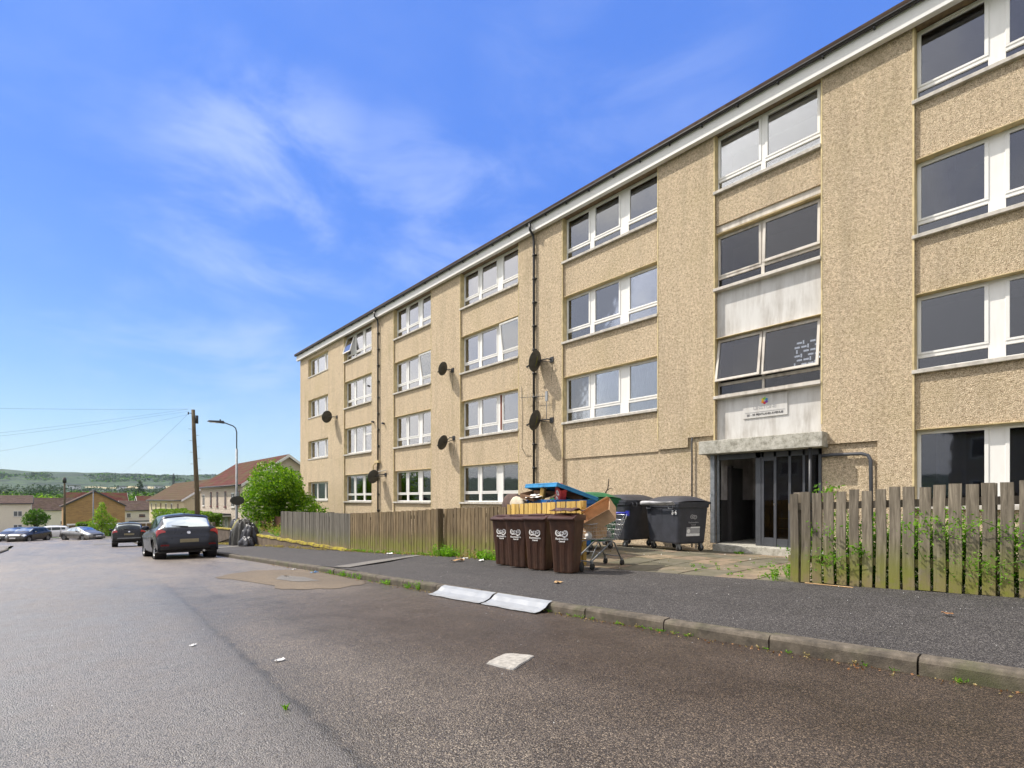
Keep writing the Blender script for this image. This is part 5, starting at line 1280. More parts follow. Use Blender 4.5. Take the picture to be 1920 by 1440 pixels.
    for (ka, kb) in (((6.25, 7.35), (7.45, 8.45), (8.55, 9.45)) if kind != 'hatch' else ((6.5, 7.25), (7.33, 8.3), (8.38, 9.4))):
        patchm('side_window', 3.12, 3.92, ka, kb, 'car_glass', .010)
    # lights
    if kind == 'hatch': patchm('tail_light', 3.2, 5.35, 4.0, 4.95, 'tail_red', .012, shape=lambda a, b_: lerp(lerp(4.35, 4.0, a), lerp(4.62, 5.02, a), b_))
    else: patchm('tail_light', 3.1, 5.2, 4.05, 4.85, 'tail_red', .012)
    patchm('headlight', 3.2, 5.2, 11.35, 12.2, 'lamp_clear', .012)
    patchm('grille', -1.9, 1.9, 12.35, 12.8, 'black_plastic', .01, nj=10)
    if kind == 'suv': patchm('skid_plate', -3.2, 3.2, 2.0, 2.35, 'galvanised', .02, nj=10); patchm('bumper', -5.2, 5.2, 1.2, 2.9, 'black_plastic', .012, nj=16)
    else: patchm('reflector', 2.6, 4.4, 1.75, 2.0, 'reflector_red', .012); patchm('diffuser', -3.0, 3.0, .7, 1.5, 'black_plastic', .012, nj=10)
    patchm('spoiler', -3.0, 3.0, 5.94, 6.25, 'black_plastic' if kind == 'suv' else mat, .03, nj=12)
    patchm('bonnet_seam', -3.3, 3.3, 12.30, 12.34, 'black_plastic', .006, nj=10)
    # tailgate seams
    mb = MB()
    for ja, jb, ka, kb in ((3.25, 3.27, 3.4, 5.1),):
        pass
    patchm('tailgate_seam', -3.6, 3.6, 3.22, 3.30, 'black_plastic', .005, nj=12)
    patchm('door_seam', 4.05, 7.4, 7.36, 7.40, 'black_plastic', .004, nj=10, nk=1); patchm('door_seam', 4.05, 7.4, 8.40, 8.44, 'black_plastic', .004, nj=10, nk=1)
    p = S(0, 2.9 if kind != 'suv' else 3.35, .02); 
    if kind == 'hatch': p = S(0, 2.55, .02)
    pl = MB(); pl.box(-.26, .26, p.y-.012, p.y, p.z-.055, p.z+.055, 'plate_yellow'); pl.build('number_plate', None, t, bevel=.004)
    p = S(0, 13.0, .02); pl = MB(); pl.box(-.26, .26, p.y, p.y+.012, p.z-.055, p.z+.055, 'white_print'); pl.build('number_plate', None, t)
    p = S(0, 4.25, .012); mb = MB(); Mb = Matrix.Translation(p) @ Matrix.Rotation(R(68), 4, 'X'); mb.lathe([(.034, -.004), (.05, -.002), (.054, .006), (.048, .012), (.040, .008)], 20, 'chrome', Mb); mb.lathe([(.001, .006), (.03, .005)], 16, 'chrome', Mb); mb.box(-.035, .035, -.012, .008, 0, .01, 'chrome', Mb); mb.build('badge', None, t)
    a, b_ = S(0, 5.12, .02), S(1.6, 5.24, .025); mb = MB(); mb.tube([a, (-b_.x, b_.y, b_.z)], [.014, .008], 6, 'black_plastic'); mb.build('wiper', None, rw)
    # mirrors, exhaust, aerial
    for sgn in (1, -1):
        q = S(3.95, 9.25); mb = MB(); mb.lathe([(.001, -.1), (.05, -.085), (.075, -.03), (.078, .03), (.05, .09), (.001, .1)], 14, mat, Matrix.Translation((sgn*(q.x+.13), q.y-.05, q.z+.06)) @ Matrix.Rotation(R(90), 4, 'Y') @ Matrix.Diagonal((.95, .6, 1.15, 1))); mb.tube([(sgn*(q.x-.02), q.y, q.z+.02), (sgn*(q.x+.1), q.y-.03, q.z+.04)], .02, 6, mat); mb.build('wing_mirror', None, t)
    mb = MB(); mb.tube([(.42, .06, sill+.02), (.42, .25, sill+.02)], .035, 12, 'chrome'); mb.build('exhaust', None, t)
    p = S(0, 7.0); mb = MB(); mb.tube([p, p+Vector((0, -.12, .06))], .012, 6, 'black_plastic'); mb.build('roof_aerial', None, t)
    # wheels
    for wy in D['wb']:
        for sgn in (1, -1):
            M = Matrix.Translation((sgn*(W*.955-.11), wy, wr-.0)) @ Matrix.Rotation(R(90)*sgn, 4, 'Y')
            mb = MB(); mb.lathe([(wr*.66, -.09), (wr*.93, -.10), (wr*.995, -.08), (wr, 0), (wr*.995, .08), (wr*.93, .105), (wr*.70, .105), (wr*.66, .09)], 28, 'rubber', M); wh = mb.build('wheel', None, t)
            mb = MB(); mb.lathe([(wr*.70, .10), (wr*.66, .085), (wr*.63, .02), (wr*.60, -.06)], 28, 'alloy', M); mb.lathe([(.001, .075), (.04, .075), (.05, .05)], 16, 'alloy', M)
            for k in range(5):
                Ms = M @ Matrix.Rotation(k*2*math.pi/5, 4, 'Z'); mb.hexa([Ms @ Vector(q_) for q_ in ((.03, -.028, .035), (wr*.67, -.03, .05), (wr*.67, .03, .05), (.03, .028, .035))], [Ms @ Vector(q_) for q_ in ((.03, -.022, .068), (wr*.67, -.024, .085), (wr*.67, .024, .085), (.03, .022, .068))], 'alloy')
            mb.build('rim', None, wh); MB().lathe([(.001, .0), (wr*.62, .0)], 20, 'dark_metal', M).build('brake_disc', None, wh)
    return t
slope = lambda y: math.atan((G(y+2)-G(y-2))/4)
def place_car(kind, mat, x, y, rz, label, group='cars parked along the street', res=1, zoff=0, slp=None):
    z = roadz(x, y) if y < 57 else G(y)-.1
    return make_car(kind, mat, (x, y, z+zoff), rz, label, group, pitch=slope(y) if slp is None else slp, res=res)
place_car('hatch', 'paint_blue_grey', 3.42, 19.1, R(-1), 'dark blue grey hatchback parked by the kerb, the nearest car')
place_car('suv', 'paint_black', 3.95, 40.5, R(-4), 'black compact crossover parked ahead of the blue grey hatchback')
place_car('saloon', 'paint_silver', 1.75, 72.0, R(-150), 'silver car facing the camera, rightmost of the far row', 'cars parked at the far end of the street', 0, slp=0)
place_car('hatch', 'paint_grey', -.1, 75.0, R(148), 'grey hatchback in the middle of the far parked row', 'cars parked at the far end of the street', 0, slp=0)
place_car('hatch', 'paint_dark', -1.15, 77.5, R(146), 'dark hatchback at the left of the far parked row', 'cars parked at the far end of the street', 0, slp=0)
place_car('hatch', 'paint_white', 2.4, 79.5, R(95), 'white car partly hidden behind the far parked row', 'cars parked at the far end of the street', 0, slp=0)

# ================================================================== STREET FURNITURE
t = empty('street_lamp', (7.25, 28.9, G(28.9)), 0, 'tall grey street lamp standing beside the heap of dumped rubbish', 'street lamp')
H = 6.45; mb = MB(); mb.tube([(0, 0, -.1), (0, 0, 1.1)], .085, 14, 'galvanised'); mb.tube([(0, 0, 1.1), (0, 0, 1.16), (0, 0, 4.9)], [.085, .06, .05], 14, 'galvanised'); mb.build('pole', None, t)
mb = MB(); mb.tube([(0, 0, 4.9), (0, 0, 5.75), (-.05, .0, 5.95), (-.16, .0, 6.05), (-.62, .0, 6.2)], .028, 10, 'dark_metal'); mb.build('bracket_arm', None, t)
mb = MB(); mb.hexa([(-1.32, -.10, 6.17), (-.56, -.08, 6.13), (-.56, .08, 6.13), (-1.32, .10, 6.17)], [(-1.28, -.06, 6.23), (-.60, -.05, 6.27), (-.60, .05, 6.27), (-1.28, .06, 6.23)], 'dark_metal'); mb.tube([(-.75, .0, 6.26), (-.75, .0, 6.33)], .035, 10, 'dark_metal'); hd = mb.build('lamp_head', None, t, bevel=.01)
mb = MB(); mb.box(-1.26, -.8, -.06, .06, 6.135, 6.15, 'lamp_clear'); mb.build('lens', None, hd)
t = empty('road_sign', (7.25, 28.9, 1.10), R(10), 'small dark oval sign plate strapped to the street lamp, seen from behind', 'sign')
mb = MB(); mb.prism([(.36*math.cos(a), .23*math.sin(a)) for a in [k*math.pi/14 for k in range(28)]], 'y', -.075, -.06, 'dark_metal'); mb.build('plate', None, t)
mb = MB(); mb.tube([(0, 0, -.05), (0, 0, .05)], .075, 12, 'galvanised'); mb.build('strap', None, t)
t = empty('telegraph_pole', (7.75, 41.0, G(41)), 0, 'brown wooden telegraph pole with step irons behind the hatchback', 'telegraph pole')
mb = MB(); mb.tube([(.1, .05, -.2), (.03, 0, 3.5), (-.15, -.1, 7.2), (-.22, -.12, 9.15)], [.165, .15, .125, .11], 14, 'pole_wood'); mb.build('pole', None, t)
mb = MB(); mb.tube([(-.02, -.26, 8.2), (-.02, -.26, 8.75)], .09, 10, 'black_plastic'); mb.tube([(-.22, -.12, 8.9), (-.52, -.1, 8.88)], .02, 6, 'dark_metal'); mb.tube([(-.5, -.1, 8.8), (-.5, -.1, 8.96)], .04, 8, 'black_plastic'); mb.build('junction_box', None, t)
for k in range(13): 
    s = 1 if k % 2 else -1; z = 3.0+.4*k; mb = MB(); mb.tube([(lerp(.03, -.15, (z-3.5)/3.7), -.05, z), (lerp(.03, -.15, (z-3.5)/3.7)+s*.32, -.05, z+.02)], .011, 6, 'dark_metal'); mb.build('step_iron', None, t)
t = empty('telegraph_pole', (2.1, 100, G(100)), 0, 'distant dark telegraph pole in front of the brown gable, with a black top', 'telegraph pole')
MB().tube([(0, 0, -.3), (0, 0, 8.4)], [.15, .11], 10, 'pole_wood').build('pole', None, t); MB().tube([(0, 0, 7.6), (0, 0, 8.3)], .22, 8, 'black_plastic').build('junction_box', None, t)
t = empty('street_lamp', (4.35, 81.0, G(81)), 0, 'distant thin pale lamp post in front of the brown gable', 'street lamp')
MB().tube([(0, 0, -.2), (0, 0, 1.2), (0, 0, 5.6)], [.09, .08, .05], 10, 'galvanised').build('pole', None, t); MB().box(-.25, .1, -.08, .08, 5.58, 5.68, 'galvanised').build('lamp_head', None, t, bevel=.01)
# overhead wires from the pole
def wire(a, b_, sag, label, r_=.005):
    pts = [(lerp(a[0], b_[0], k/16), lerp(a[1], b_[1], k/16), lerp(a[2], b_[2], k/16)-sag*4*(k/16)*(1-k/16)) for k in range(17)]
    mb = MB(); mb.tube(pts, r_, 5, 'black_plastic', cap=False); tag(mb.build('overhead_wire', None), label, 'wire', 'wires from the telegraph pole')
top = (7.25, 40.9, 7.35)
wire(top, (-7.4, 44.5, 6.3), .10, 'highest overhead wire crossing the sky to the left of the pole', .006)
wire(top, (-7.4, 40.6, 3.6), .12, 'overhead wire sloping down towards the left edge, upper of the near pair', .0045)
wire((7.25, 40.9, 7.2), (-7.4, 40.2, 3.4), .14, 'overhead wire sloping down towards the left edge, lower of the near pair', .0045)
wire((7.3, 40.9, 7.0), (-7, 52.8, 3.4), .2, 'lowest overhead wire running off to the left above the hills', .005)
wire((7.3, 40.9, 7.1), (5.7, 90, 3.0), .5, 'overhead wire dropping steeply from the pole to the distant houses', .006)
# electricity pylon
t = empty('pylon', (117, 748, 0), R(30), 'distant grey lattice electricity pylon in front of the hills', 'pylon'); mb = MB(); Hh = 33
def leg(s, z): w_ = lerp(3.6, .7, min(1, z/24)); return Vector((s[0]*w_, s[1]*w_, z))
cn = [(-1, -1), (1, -1), (1, 1), (-1, 1)]; zs = [0, 7, 13, 18, 22, 26, 30]
for s in cn: mb.tube([leg(s, z) for z in zs]+[Vector((0, 0, Hh))], .22, 4, 'dark_metal', cap=False)
for a, b_ in zip(zs[:-1], zs[1:]):
    for i in range(4): s, s2 = cn[i], cn[(i+1) % 4]; mb.tube([leg(s, a), leg(s2, b_)], .12, 4, 'dark_metal', cap=False); mb.tube([leg(s2, a), leg(s, b_)], .12, 4, 'dark_metal', cap=False)
mb.build('tower', None, t)
for z, w_ in ((21, 5.6), (25.5, 7.5), (30, 5.2)):
    mb = MB(); mb.tube([(-w_, 0, z), (0, 0, z+1.4), (w_, 0, z)], .18, 4, 'dark_metal'); mb.tube([(-w_, 0, z), (w_, 0, z)], .18, 4, 'dark_metal')
    for s in (-1, 1): mb.tube([(s*w_, 0, z), (s*w_, 0, z-1.8)], .14, 4, 'dark_metal')
    mb.build('cross_arm', None, t)

# ================================================================== DUMPED RUBBISH HEAP BY THE LAMP
def heap(name, label, loc, sx, sy, h, mat, seed, folds=7, cat='rubbish', rz=0):
    rows = []
    for i in range(25):
        u = i/24; row = []
        for k in range(60):
            a = 2*math.pi*k/60; f = 1+.13*math.sin(folds*a+seed)*u+.16*mnoise.noise(Vector((math.cos(a)*1.7, math.sin(a)*1.7, seed+u*2)))
            r_ = math.sin(u*math.pi/2)**.75; f += .05*abs(mnoise.noise(Vector((math.cos(a)*5, math.sin(a)*5, seed+u*6))))*2-.04; row.append((sx*r_*f*math.cos(a), sy*r_*f*math.sin(a), h*(math.cos(u*math.pi/2)**.8)*(1+.16*mnoise.noise(Vector((math.cos(a)*3, math.sin(a)*3, seed+u*4)))) + .0))
        rows.append(row)
    mb = MB(); mb.grid(rows, mat, close=True, smooth=True); o = mb.build(name, None, loc=loc); o.rotation_euler = (0, 0, rz); return tag(o, label, cat)
g_ = G(26.6)
heap('tarpaulin', 'grey brown tarpaulin draped over dumped rubbish beside the lamp post', (7.0, 26.75, g_), .48, .62, 1.22, 'tarp', 3, 9, 'tarpaulin')
heap('rubbish_bag', 'shiny black rubbish bag at the right of the dumped heap', (7.12, 26.0, G(26)), .40, .40, .98, 'bag_black', 5, 8, 'bag')
heap('rubbish_bag', 'low black rubbish bag on the ground at the foot of the heap', (6.85, 25.6, G(25.7)), .32, .5, .42, 'bag_black', 8, 6, 'bag')
heap('rubbish_bag', 'dark blue black bag leaning on the lamp post', (6.98, 28.1, G(28)), .26, .34, .86, 'bag_black', 9, 6, 'bag')
heap('cloth_bundle', 'yellow green cloth spread on top of the heap', (7.1, 27.35, g_+.62), .38, .42, .62, 'olive_cloth', 11, 5, 'cloth')
heap('rubbish_bag', 'blue black bag tied round the lamp post at waist height', (7.15, 28.75, g_+.75), .24, .3, .42, 'bag_black', 12, 5, 'bag')

# ================================================================== PLANTS
def crown_pts(lumps, n, r_, shell=.55):
    out = []; tot = sum(l[3]**2 for l in lumps)
    for (x, y, z, rad, sq) in [(l+(1.0,))[:5] for l in lumps]:
        for k in range(int(n*rad*rad/tot)):
            v = Vector((r_.gauss(0, 1), r_.gauss(0, 1), r_.gauss(0, 1))).normalized(); d_ = rad*(shell+(1-shell)*r_.random()**.6)*(1+.16*r_.uniform(-1, 1))
            out.append((x+v.x*d_, y+v.y*d_, z+v.z*d_*sq))
    return out
def tree(name, label, cat, loc, lumps, n, size, mat, trunk=None, group=None, seed=1, limbs=True, shell=.5):
    r_ = random.Random(seed); t = empty(name, loc, 0, label, cat, group)
    mb = MB(); leaves(mb, crown_pts(lumps, n, r_, shell), size, mat, r_); mb.build('crown', None, t, fix=False)
    if trunk:
        tr, th = trunk; mb = MB(); mb.tube([(0, 0, -.3), (.02*th, 0, th*.4), (-.02*th, .02*th, th)], [tr, tr*.8, tr*.5], 8, 'bark')
        if limbs:
            for l in lumps[:7]: mb.tube([(0, 0, th*.6), lp((0, 0, th), l[:3], .55), l[:3]], [tr*.45, tr*.3, tr*.1], 6, 'bark')
        mb.build('trunk', None, t)
    return t
r0 = random.Random(31)
lum = [(r0.gauss(0, .85), r0.gauss(0, .9), 1.9+r0.uniform(-1.2, 1.15), r0.uniform(.6, 1.0)) for _ in range(26)]
lum = [(l[0]*.82, l[1]*.85, max(.7, l[2]*.95), l[3]*.95) for l in lum]
eb = tree('elder_bush', 'big bright green elder bush with cream flower heads at the far corner of the flats', 'bush', (9.45, 29.3, -.6), lum, 33000, .125, 'leaf_elder', (.1, 1.4), seed=3, shell=.72)
mb = MB(); r_ = random.Random(12)
for l in lum:
    for q in range(9):
        v = Vector((r_.uniform(-1, .3), r_.uniform(-1, .3), r_.uniform(-.5, 1))).normalized(); c = Vector(l[:3])+v*l[3]*1.03
        if c.x**2+c.y**2 > .9: leaves(mb, [c+Vector((r_.gauss(0, .045), r_.gauss(0, .045), r_.gauss(0, .02))) for _ in range(12)], .06, 'blossom', r_)
mb.build('flower_heads', None, eb, fix=False)
def hedge(name, label, x0, x1, y0, y1, z0, z1, n, size, mat, group=None, seed=2):
    r_ = random.Random(seed); t = empty(name, ((x0+x1)/2, (y0+y1)/2, z0), 0, label, 'hedge', group); mb = MB(); cx, cy = (x0+x1)/2, (y0+y1)/2; pts = []
    for k in range(n):
        x, y, z = r_.uniform(x0, x1), r_.uniform(y0, y1), r_.uniform(z0, z1); f = r_.random(); top = z1+.22*mnoise.noise(Vector((x*.8, y*.5, 3)))
        if f < .45: z = top+r_.gauss(0, .05)
        elif f < .8: x = x0+r_.gauss(0, .06)
        else: y = y0+r_.gauss(0, .08)
        pts.append((x-cx, y-cy, min(z, top)-z0))
    leaves(mb, pts, size, mat, r_); mb.build('foliage', None, t, fix=False)
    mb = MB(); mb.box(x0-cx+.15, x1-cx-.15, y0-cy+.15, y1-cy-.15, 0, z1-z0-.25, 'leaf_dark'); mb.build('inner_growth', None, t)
hedge('garden_hedge', 'clipped bright green hedge behind the roof of the hatchback', 7.9, 9.6, 42.2, 62, -2.4, .12, 5200, .24, 'leaf_hedge')
def flat_z(x, y): return G(min(y, 200))-.2
tree('street_tree', 'round green tree on a short trunk in front of the white houses', 'tree', (-.95, 96, G(96)-.1), [(0, 0, 2.6, 1.1), (.6, 0, 2.3, .8), (-.7, 0, 2.3, .8), (.1, 0, 3.2, .75), (.9, 0, 2.7, .6), (-.5, 0, 3.0, .7)], 1500, .28, 'leaf_mid', (.16, 1.6), seed=5)
tree('street_tree', 'small bright yellow green conical tree before the brown gable', 'tree', (5.0, 78.5, G(78.5)-.1), [(0, 0, 3.9, .35), (0, 0, 3.4, .5), (-.1, 0, 2.8, .7), (.2, 0, 2.2, .85), (-.5, 0, 1.7, .8), (.7, 0, 1.5, .8), (1.1, 0, 1.9, .5), (0, 0, .9, .9), (-1.0, 0, 1.2, .4)], 2200, .19, 'leaf_bright', (.08, 1.6), seed=6)
hedge('garden_hedge', 'low green shrub hedge left of the conical tree', 2.9, 4.3, 81.5, 82.6, G(81)-.1, -1.75, 900, .22, 'leaf_hedge', seed=4)
hedge('garden_hedge', 'dark green shrub behind the silver car', 5.9, 8.0, 80.8, 81.9, G(81)-.1, -2.1, 900, .22, 'leaf_mid', seed=7)
tree('garden_bush', 'small dark green bush below the round tree', 'bush', (-.5, 84, G(84)-.1), [(0, 0, .6, .7), (.4, 0, .9, .5)], 500, .2, 'leaf_mid', (.05, .5), seed=9, limbs=False)

# trees one can tell apart beyond the roofs
ft = [(27, 250, 7.5, 'leaf_bright', 'pale bright green tree rising above the white terrace roof'), (3.0, 270, 6.0, 'leaf_bright', 'bright green tree at the left edge above the white house'), (46, 236, 7.0, 'leaf_mid', 'rounded mid green tree right of the brown gable'), (53, 238, 6.5, 'leaf_bright', 'light green tree between the brown gable and the cream houses'), (38, 262, 6.0, 'leaf_mid', 'mid green tree behind the ridge of the brown gable'), (15.5, 255, 5.5, 'leaf_mid', 'mid green tree above the middle of the terrace roof'), (61, 240, 6.0, 'leaf_mid', 'green tree just left of the cream house ridge')]
ft[0] = (14.5, 262, 7.5, 'leaf_bright', ft[0][4]); ft[5] = (24, 262, 6, 'leaf_mid', ft[5][4])
for k, (x, y, s, m, lab) in enumerate(ft):
    r_ = random.Random(50+k); lum = [(r_.gauss(0, s*.42), r_.gauss(0, s*.35), s*.75+r_.uniform(-.3, .55)*s, s*r_.uniform(.28, .45)) for _ in range(12)]
    tree('distant_tree', lab, 'tree', (x, y, landz(math.hypot(x, y), math.atan2(x, y), y, x)-.5), lum, 1500, .85, m, (.35, s*.8), 'trees beyond the houses', 60+k, shell=.6)
# the wooded valley beyond, one mass
r_ = random.Random(77); mb = MB()
def crown_mass(x, y, s, mat, n):
    z0 = landz(math.hypot(x, y), math.atan2(x, y), y, x); pts = []
    for _ in range(5):
        cx, cy, cz, rr = x+r_.gauss(0, s*.5), y+r_.gauss(0, s*.4), z0+s*.8+r_.uniform(-.3, .4)*s, s*r_.uniform(.4, .6)
        for q in range(n//5):
            v = Vector((r_.gauss(0, 1), r_.gauss(0, 1)-.2, r_.gauss(0, 1)+.2)).normalized(); pts.append((cx+v.x*rr, cy+v.y*rr, cz+v.z*rr))
    leaves(mb, pts, s*.26, mat, r_)
for k in range(430):
    az = R(r_.uniform(-6, 27)); d_ = 280*(3.4**r_.random()); s = r_.uniform(4.2, 6.5)*(1+d_/3000); crown_mass(d_*math.sin(az), d_*math.cos(az), s, r_.choice(['leaf_dark', 'leaf_mid', 'leaf_mid', 'leaf_dark', 'leaf_hedge']) if d_ < 600 else r_.choice(['leaf_dark', 'leaf_dark', 'leaf_mid']), 130 if d_ < 500 else 80)
for k in range(320):
    az = R(r_.uniform(-6, 27)); d_ = r_.uniform(950, 1600); crown_mass(d_*math.sin(az), d_*math.cos(az), r_.uniform(8, 13), 'leaf_dark', 50)
tag(mb.build('valley_woodland', None, fix=False), kind='stuff')
mb = MB(); r_ = random.Random(88)
for k in range(2600):
    az = R(r_.uniform(-5, 26)); d_ = r_.uniform(2750, 3480); x, y = d_*math.sin(az), d_*math.cos(az)
    if mnoise.noise(Vector((x*.006, y*.0022, 4))) < -.12: continue
    z = landz(d_, az, y, x); leaves(mb, [(x+r_.gauss(0, 14), y+r_.gauss(0, 10), z+r_.uniform(-6, 1)) for _ in range(9)], 14, 'leaf_dark' if k % 3 else 'leaf_mid', r_)
tag(mb.build('hill_woodland', None, fix=False), kind='stuff')
tree('distant_conifer', 'single dark conifer standing above the wood below the straw field', 'tree', (78, 700, landz(705, 0.11, 700, 78)), [(0, 0, 6, 5), (0, 0, 12, 4), (0, 0, 18, 3), (0, 0, 22, 1.6)], 600, 2.0, 'leaf_dark', (.6, 10), seed=41)
# pale far houses on the lower hillside
for k, (x, y, w_) in enumerate(((160, 1950, 24), (225, 2020, 20), (262, 2010, 30), (330, 1980, 22), (45, 1900, 30))):
    z = landz(math.hypot(x, y), math.atan2(x, y), y, x); mb = MB(); mb.box(0, w_, 0, 9, -3, 7, 'paint_white'); o = mb.build('wall', None); hs = empty('far_house', (x, y, z+4), 0, ['tiny white house left of the dark pole on the hillside', 'tiny white house behind the telegraph pole top', 'long tiny white building right of the pole top', 'tiny pale house near the conifer', 'tiny white house at the far left of the hillside'][k], 'house', 'far houses on the hillside'); o.parent = hs
    m2 = MB(); m2.prism([(-.5, 7), (w_+.5, 7), (w_-1, 8.6), (1, 8.6)], 'y', -1, 10, 'brown_tiles'); m2.build('roof', None, hs)

# ================================================================== HOUSES
def house(label, x0, x1, y0, y1, zb, ze, zr, axis, wm, rm, wins=(), doors=(), chim=(), bar='fascia_white', group='houses down the street', gablemat=None, over=.35, soffit=None):
    """axis = direction of the ridge"""
    t = empty('house', ((x0+x1)/2, (y0+y1)/2, zb), 0, label, 'house', group); ox, oy = (x0+x1)/2, (y0+y1)/2
    X0, X1, Y0, Y1 = x0-ox, x1-ox, y0-oy, y1-oy; e, r_ = ze-zb, zr-zb; mb = MB()
    if axis == 'y': mb.prism([(X0, -.8), (X1, -.8), (X1, e), ((X0+X1)/2, r_-.12), (X0, e)], 'y', Y0, Y1, wm)
    else: mb.prism([(Y0, -.8), (Y1, -.8), (Y1, e), ((Y0+Y1)/2, r_-.12), (Y0, e)], 'x', X0, X1, wm)
    mb.build('wall', None, t); mb = MB(); th = .14; k = (r_-e)/((x1-x0)/2 if axis == 'y' else (y1-y0)/2)
    if axis == 'y':
        a, b_, m, lo, hi = X0-over, X1+over, 0, Y0-.25, Y1+.25; mb.prism([(a, e-k*over), (m, r_), (b_, e-k*over), (b_, e-k*over+th), (m, r_+th), (a, e-k*over+th)], 'y', lo, hi, rm)
    else:
        a, b_, m, lo, hi = Y0-over, Y1+over, 0, X0-.25, X1+.25; mb.prism([(a, e-k*over), (m, r_), (b_, e-k*over), (b_, e-k*over+th), (m, r_+th), (a, e-k*over+th)], 'x', lo, hi, rm)
    rf = mb.build('roof', None, t)
    mb = MB(); ed = lo-.03                                     # verge boards on the near gable and the eaves gutter
    pr = [(a, e-k*over-.12), (m, r_-.12), (b_, e-k*over-.12), (b_, e-k*over+.12), (m, r_+.13), (a, e-k*over+.12)]
    mb.prism(pr, axis, lo-.04, lo-.002, bar); mb.build('verge_board', None, rf); MB().prism(pr, axis, hi+.002, hi+.04, bar).build('verge_board', None, rf)
    mb = MB()
    if axis == 'y': mb.tube([(a-.05, lo, e-k*over+.05), (a-.05, hi, e-k*over+.05)], .065, 8, 'black_plastic'); mb.box(a, X0, lo+.1, hi-.1, e-k*over-.03, e-k*over-.005, 'fascia_white')
    else: mb.tube([(lo, a-.05, e-k*over+.05), (hi, a-.05, e-k*over+.05)], .065, 8, 'black_plastic')
    mb.build('gutter', None, rf)
    for (cx, cy) in chim:
        mb = MB(); mb.box(cx-.35, cx+.35, cy-.45, cy+.45, r_-.4, r_+.9, wm); mb.box(cx-.4, cx+.4, cy-.5, cy+.5, r_+.9, r_+1.0, 'sill_concrete'); mb.build('chimney', None, rf)
    def onface(face, u, z, w_, h, d0, d1):                     # box on a face: u along it
        if face == 'W': return (X0-d1, X0-d0, u-oy-w_/2, u-oy+w_/2, z-zb, z-zb+h)
        return (u-ox-w_/2, u-ox+w_/2, Y0-d1, Y0-d0, z-zb, z-zb+h)
    for (face, u, z, w_, h, fm) in wins:
        mb = MB(); mb.box(*onface(face, u, z, w_, h, .0, .03), fm)
        mb2 = MB(); q = .09; mb2.box(*onface(face, u-(w_/4 if w_ > .8 else 0), z+q, (w_/2-q if w_ > .8 else w_-2*q), h-2*q, .031, .036), 'obscured_glass')
        if w_ > .8: mb2.box(*onface(face, u+w_/4, z+q, w_/2-q, h-2*q, .031, .036), 'obscured_glass')
        mb.box(*onface(face, u, z-.06, w_+.16, .06, .0, .09), 'sill_concrete' if fm == 'upvc' else fm); wo = mb.build('window', None, t); mb2.build('pane', None, wo)
    for (face, u, z, dm, can) in doors:
        mb = MB(); mb.box(*onface(face, u, z, .95, 2.05, .0, .05), dm); do = mb.build('door', None, t); mb = MB(); mb.box(*onface(face, u, z+1.25, .4, .55, .051, .055), 'obscured_glass'); mb.build('pane', None, do)
        if can:
            mb = MB(); mb.box(*onface(face, u+can[0], z+2.25, can[1], .16, .0, .9), 'dark_metal'); mb.box(*onface(face, u+can[0], z+2.17, can[1], .08, .0, .86), 'fascia_white'); cp = mb.build('porch_canopy', None, t)
            mb = MB(); bx = onface(face, u+can[0], z, can[1], 2.17, .78, .84)
            for s in (-1, 1):
                bx = onface(face, u+can[0]+s*(can[1]/2-.1), z, .08, 2.16, .76, .84); mb.box(*bx, 'fascia_white')
            mb.build('porch_post', None, cp)
    return t
zb = -2.55
W_ = [('W', y, zb+3.0, .62, 1.45, 'maroon_trim') for y in (48.6, 53.0, 56.0, 58.6)] + [('W', 50.4, zb+3.0, 1.1, 1.3, 'upvc'), ('W', 61.8, zb+3.0, .9, 1.2, 'upvc'), ('W', 48.8, zb+.6, .8, 1.5, 'maroon_trim'), ('W', 58.9, zb+.7, .7, 1.3, 'maroon_trim'), ('W', 61.6, zb+.7, 1.2, 1.2, 'upvc')]
house('pale pink rendered house with red tiled roof behind the elder bush', 12.35, 19.35, 46.7, 63.3, zb, 2.55, 5.0, 'y', 'pale_harling', 'red_tiles', W_, [('W', 55.4, zb, 'upvc', (-.8, 7.0)), ('W', 52.6, zb, 'upvc', None)], bar='fascia_white')
zb = -3.9
W_ = [('W', 76+4.3*k, zb+3.2, 1.0 if k % 3 else .7, 1.3, ['maroon_trim', 'upvc', 'upvc'][k % 3]) for k in range(6)] + [('W', 78+6*k, zb+.7, 1.3, 1.2, 'upvc') for k in range(4)]
house('cream rendered house with mossy brown roof and a pale roof panel, behind the hedge', 12.35, 19.35, 72, 100, zb, 1.2, 3.65, 'y', 'yellow_harling', 'mossy_tiles', W_, [('W', 81, zb, 'upvc', (0, 2.0))])
solar = MB(); solar.hexa([(12.7, 72.4, 1.46), (14.6, 72.4, 2.79), (14.6, 77.5, 2.79), (12.7, 77.5, 1.46)], [(12.66, 72.4, 1.54), (14.56, 72.4, 2.87), (14.56, 77.5, 2.87), (12.66, 77.5, 1.54)], 'fascia_white'); hh = [o for o in bpy.data.objects if o.get('label', '').startswith('cream rendered')][0]
for i, v in enumerate(solar.v): solar.v[i] = (v[0]-hh.location.x, v[1]-hh.location.y, v[2]-hh.location.z)
solar.build('roof_panel', None, hh)
house('windowless brown brick gabled house at the end of the street', 2.2, 10.5, 114, 124, -5.2, .05, 2.55, 'y', 'brown_brick', 'brown_tiles', bar='dark_metal', over=.2)
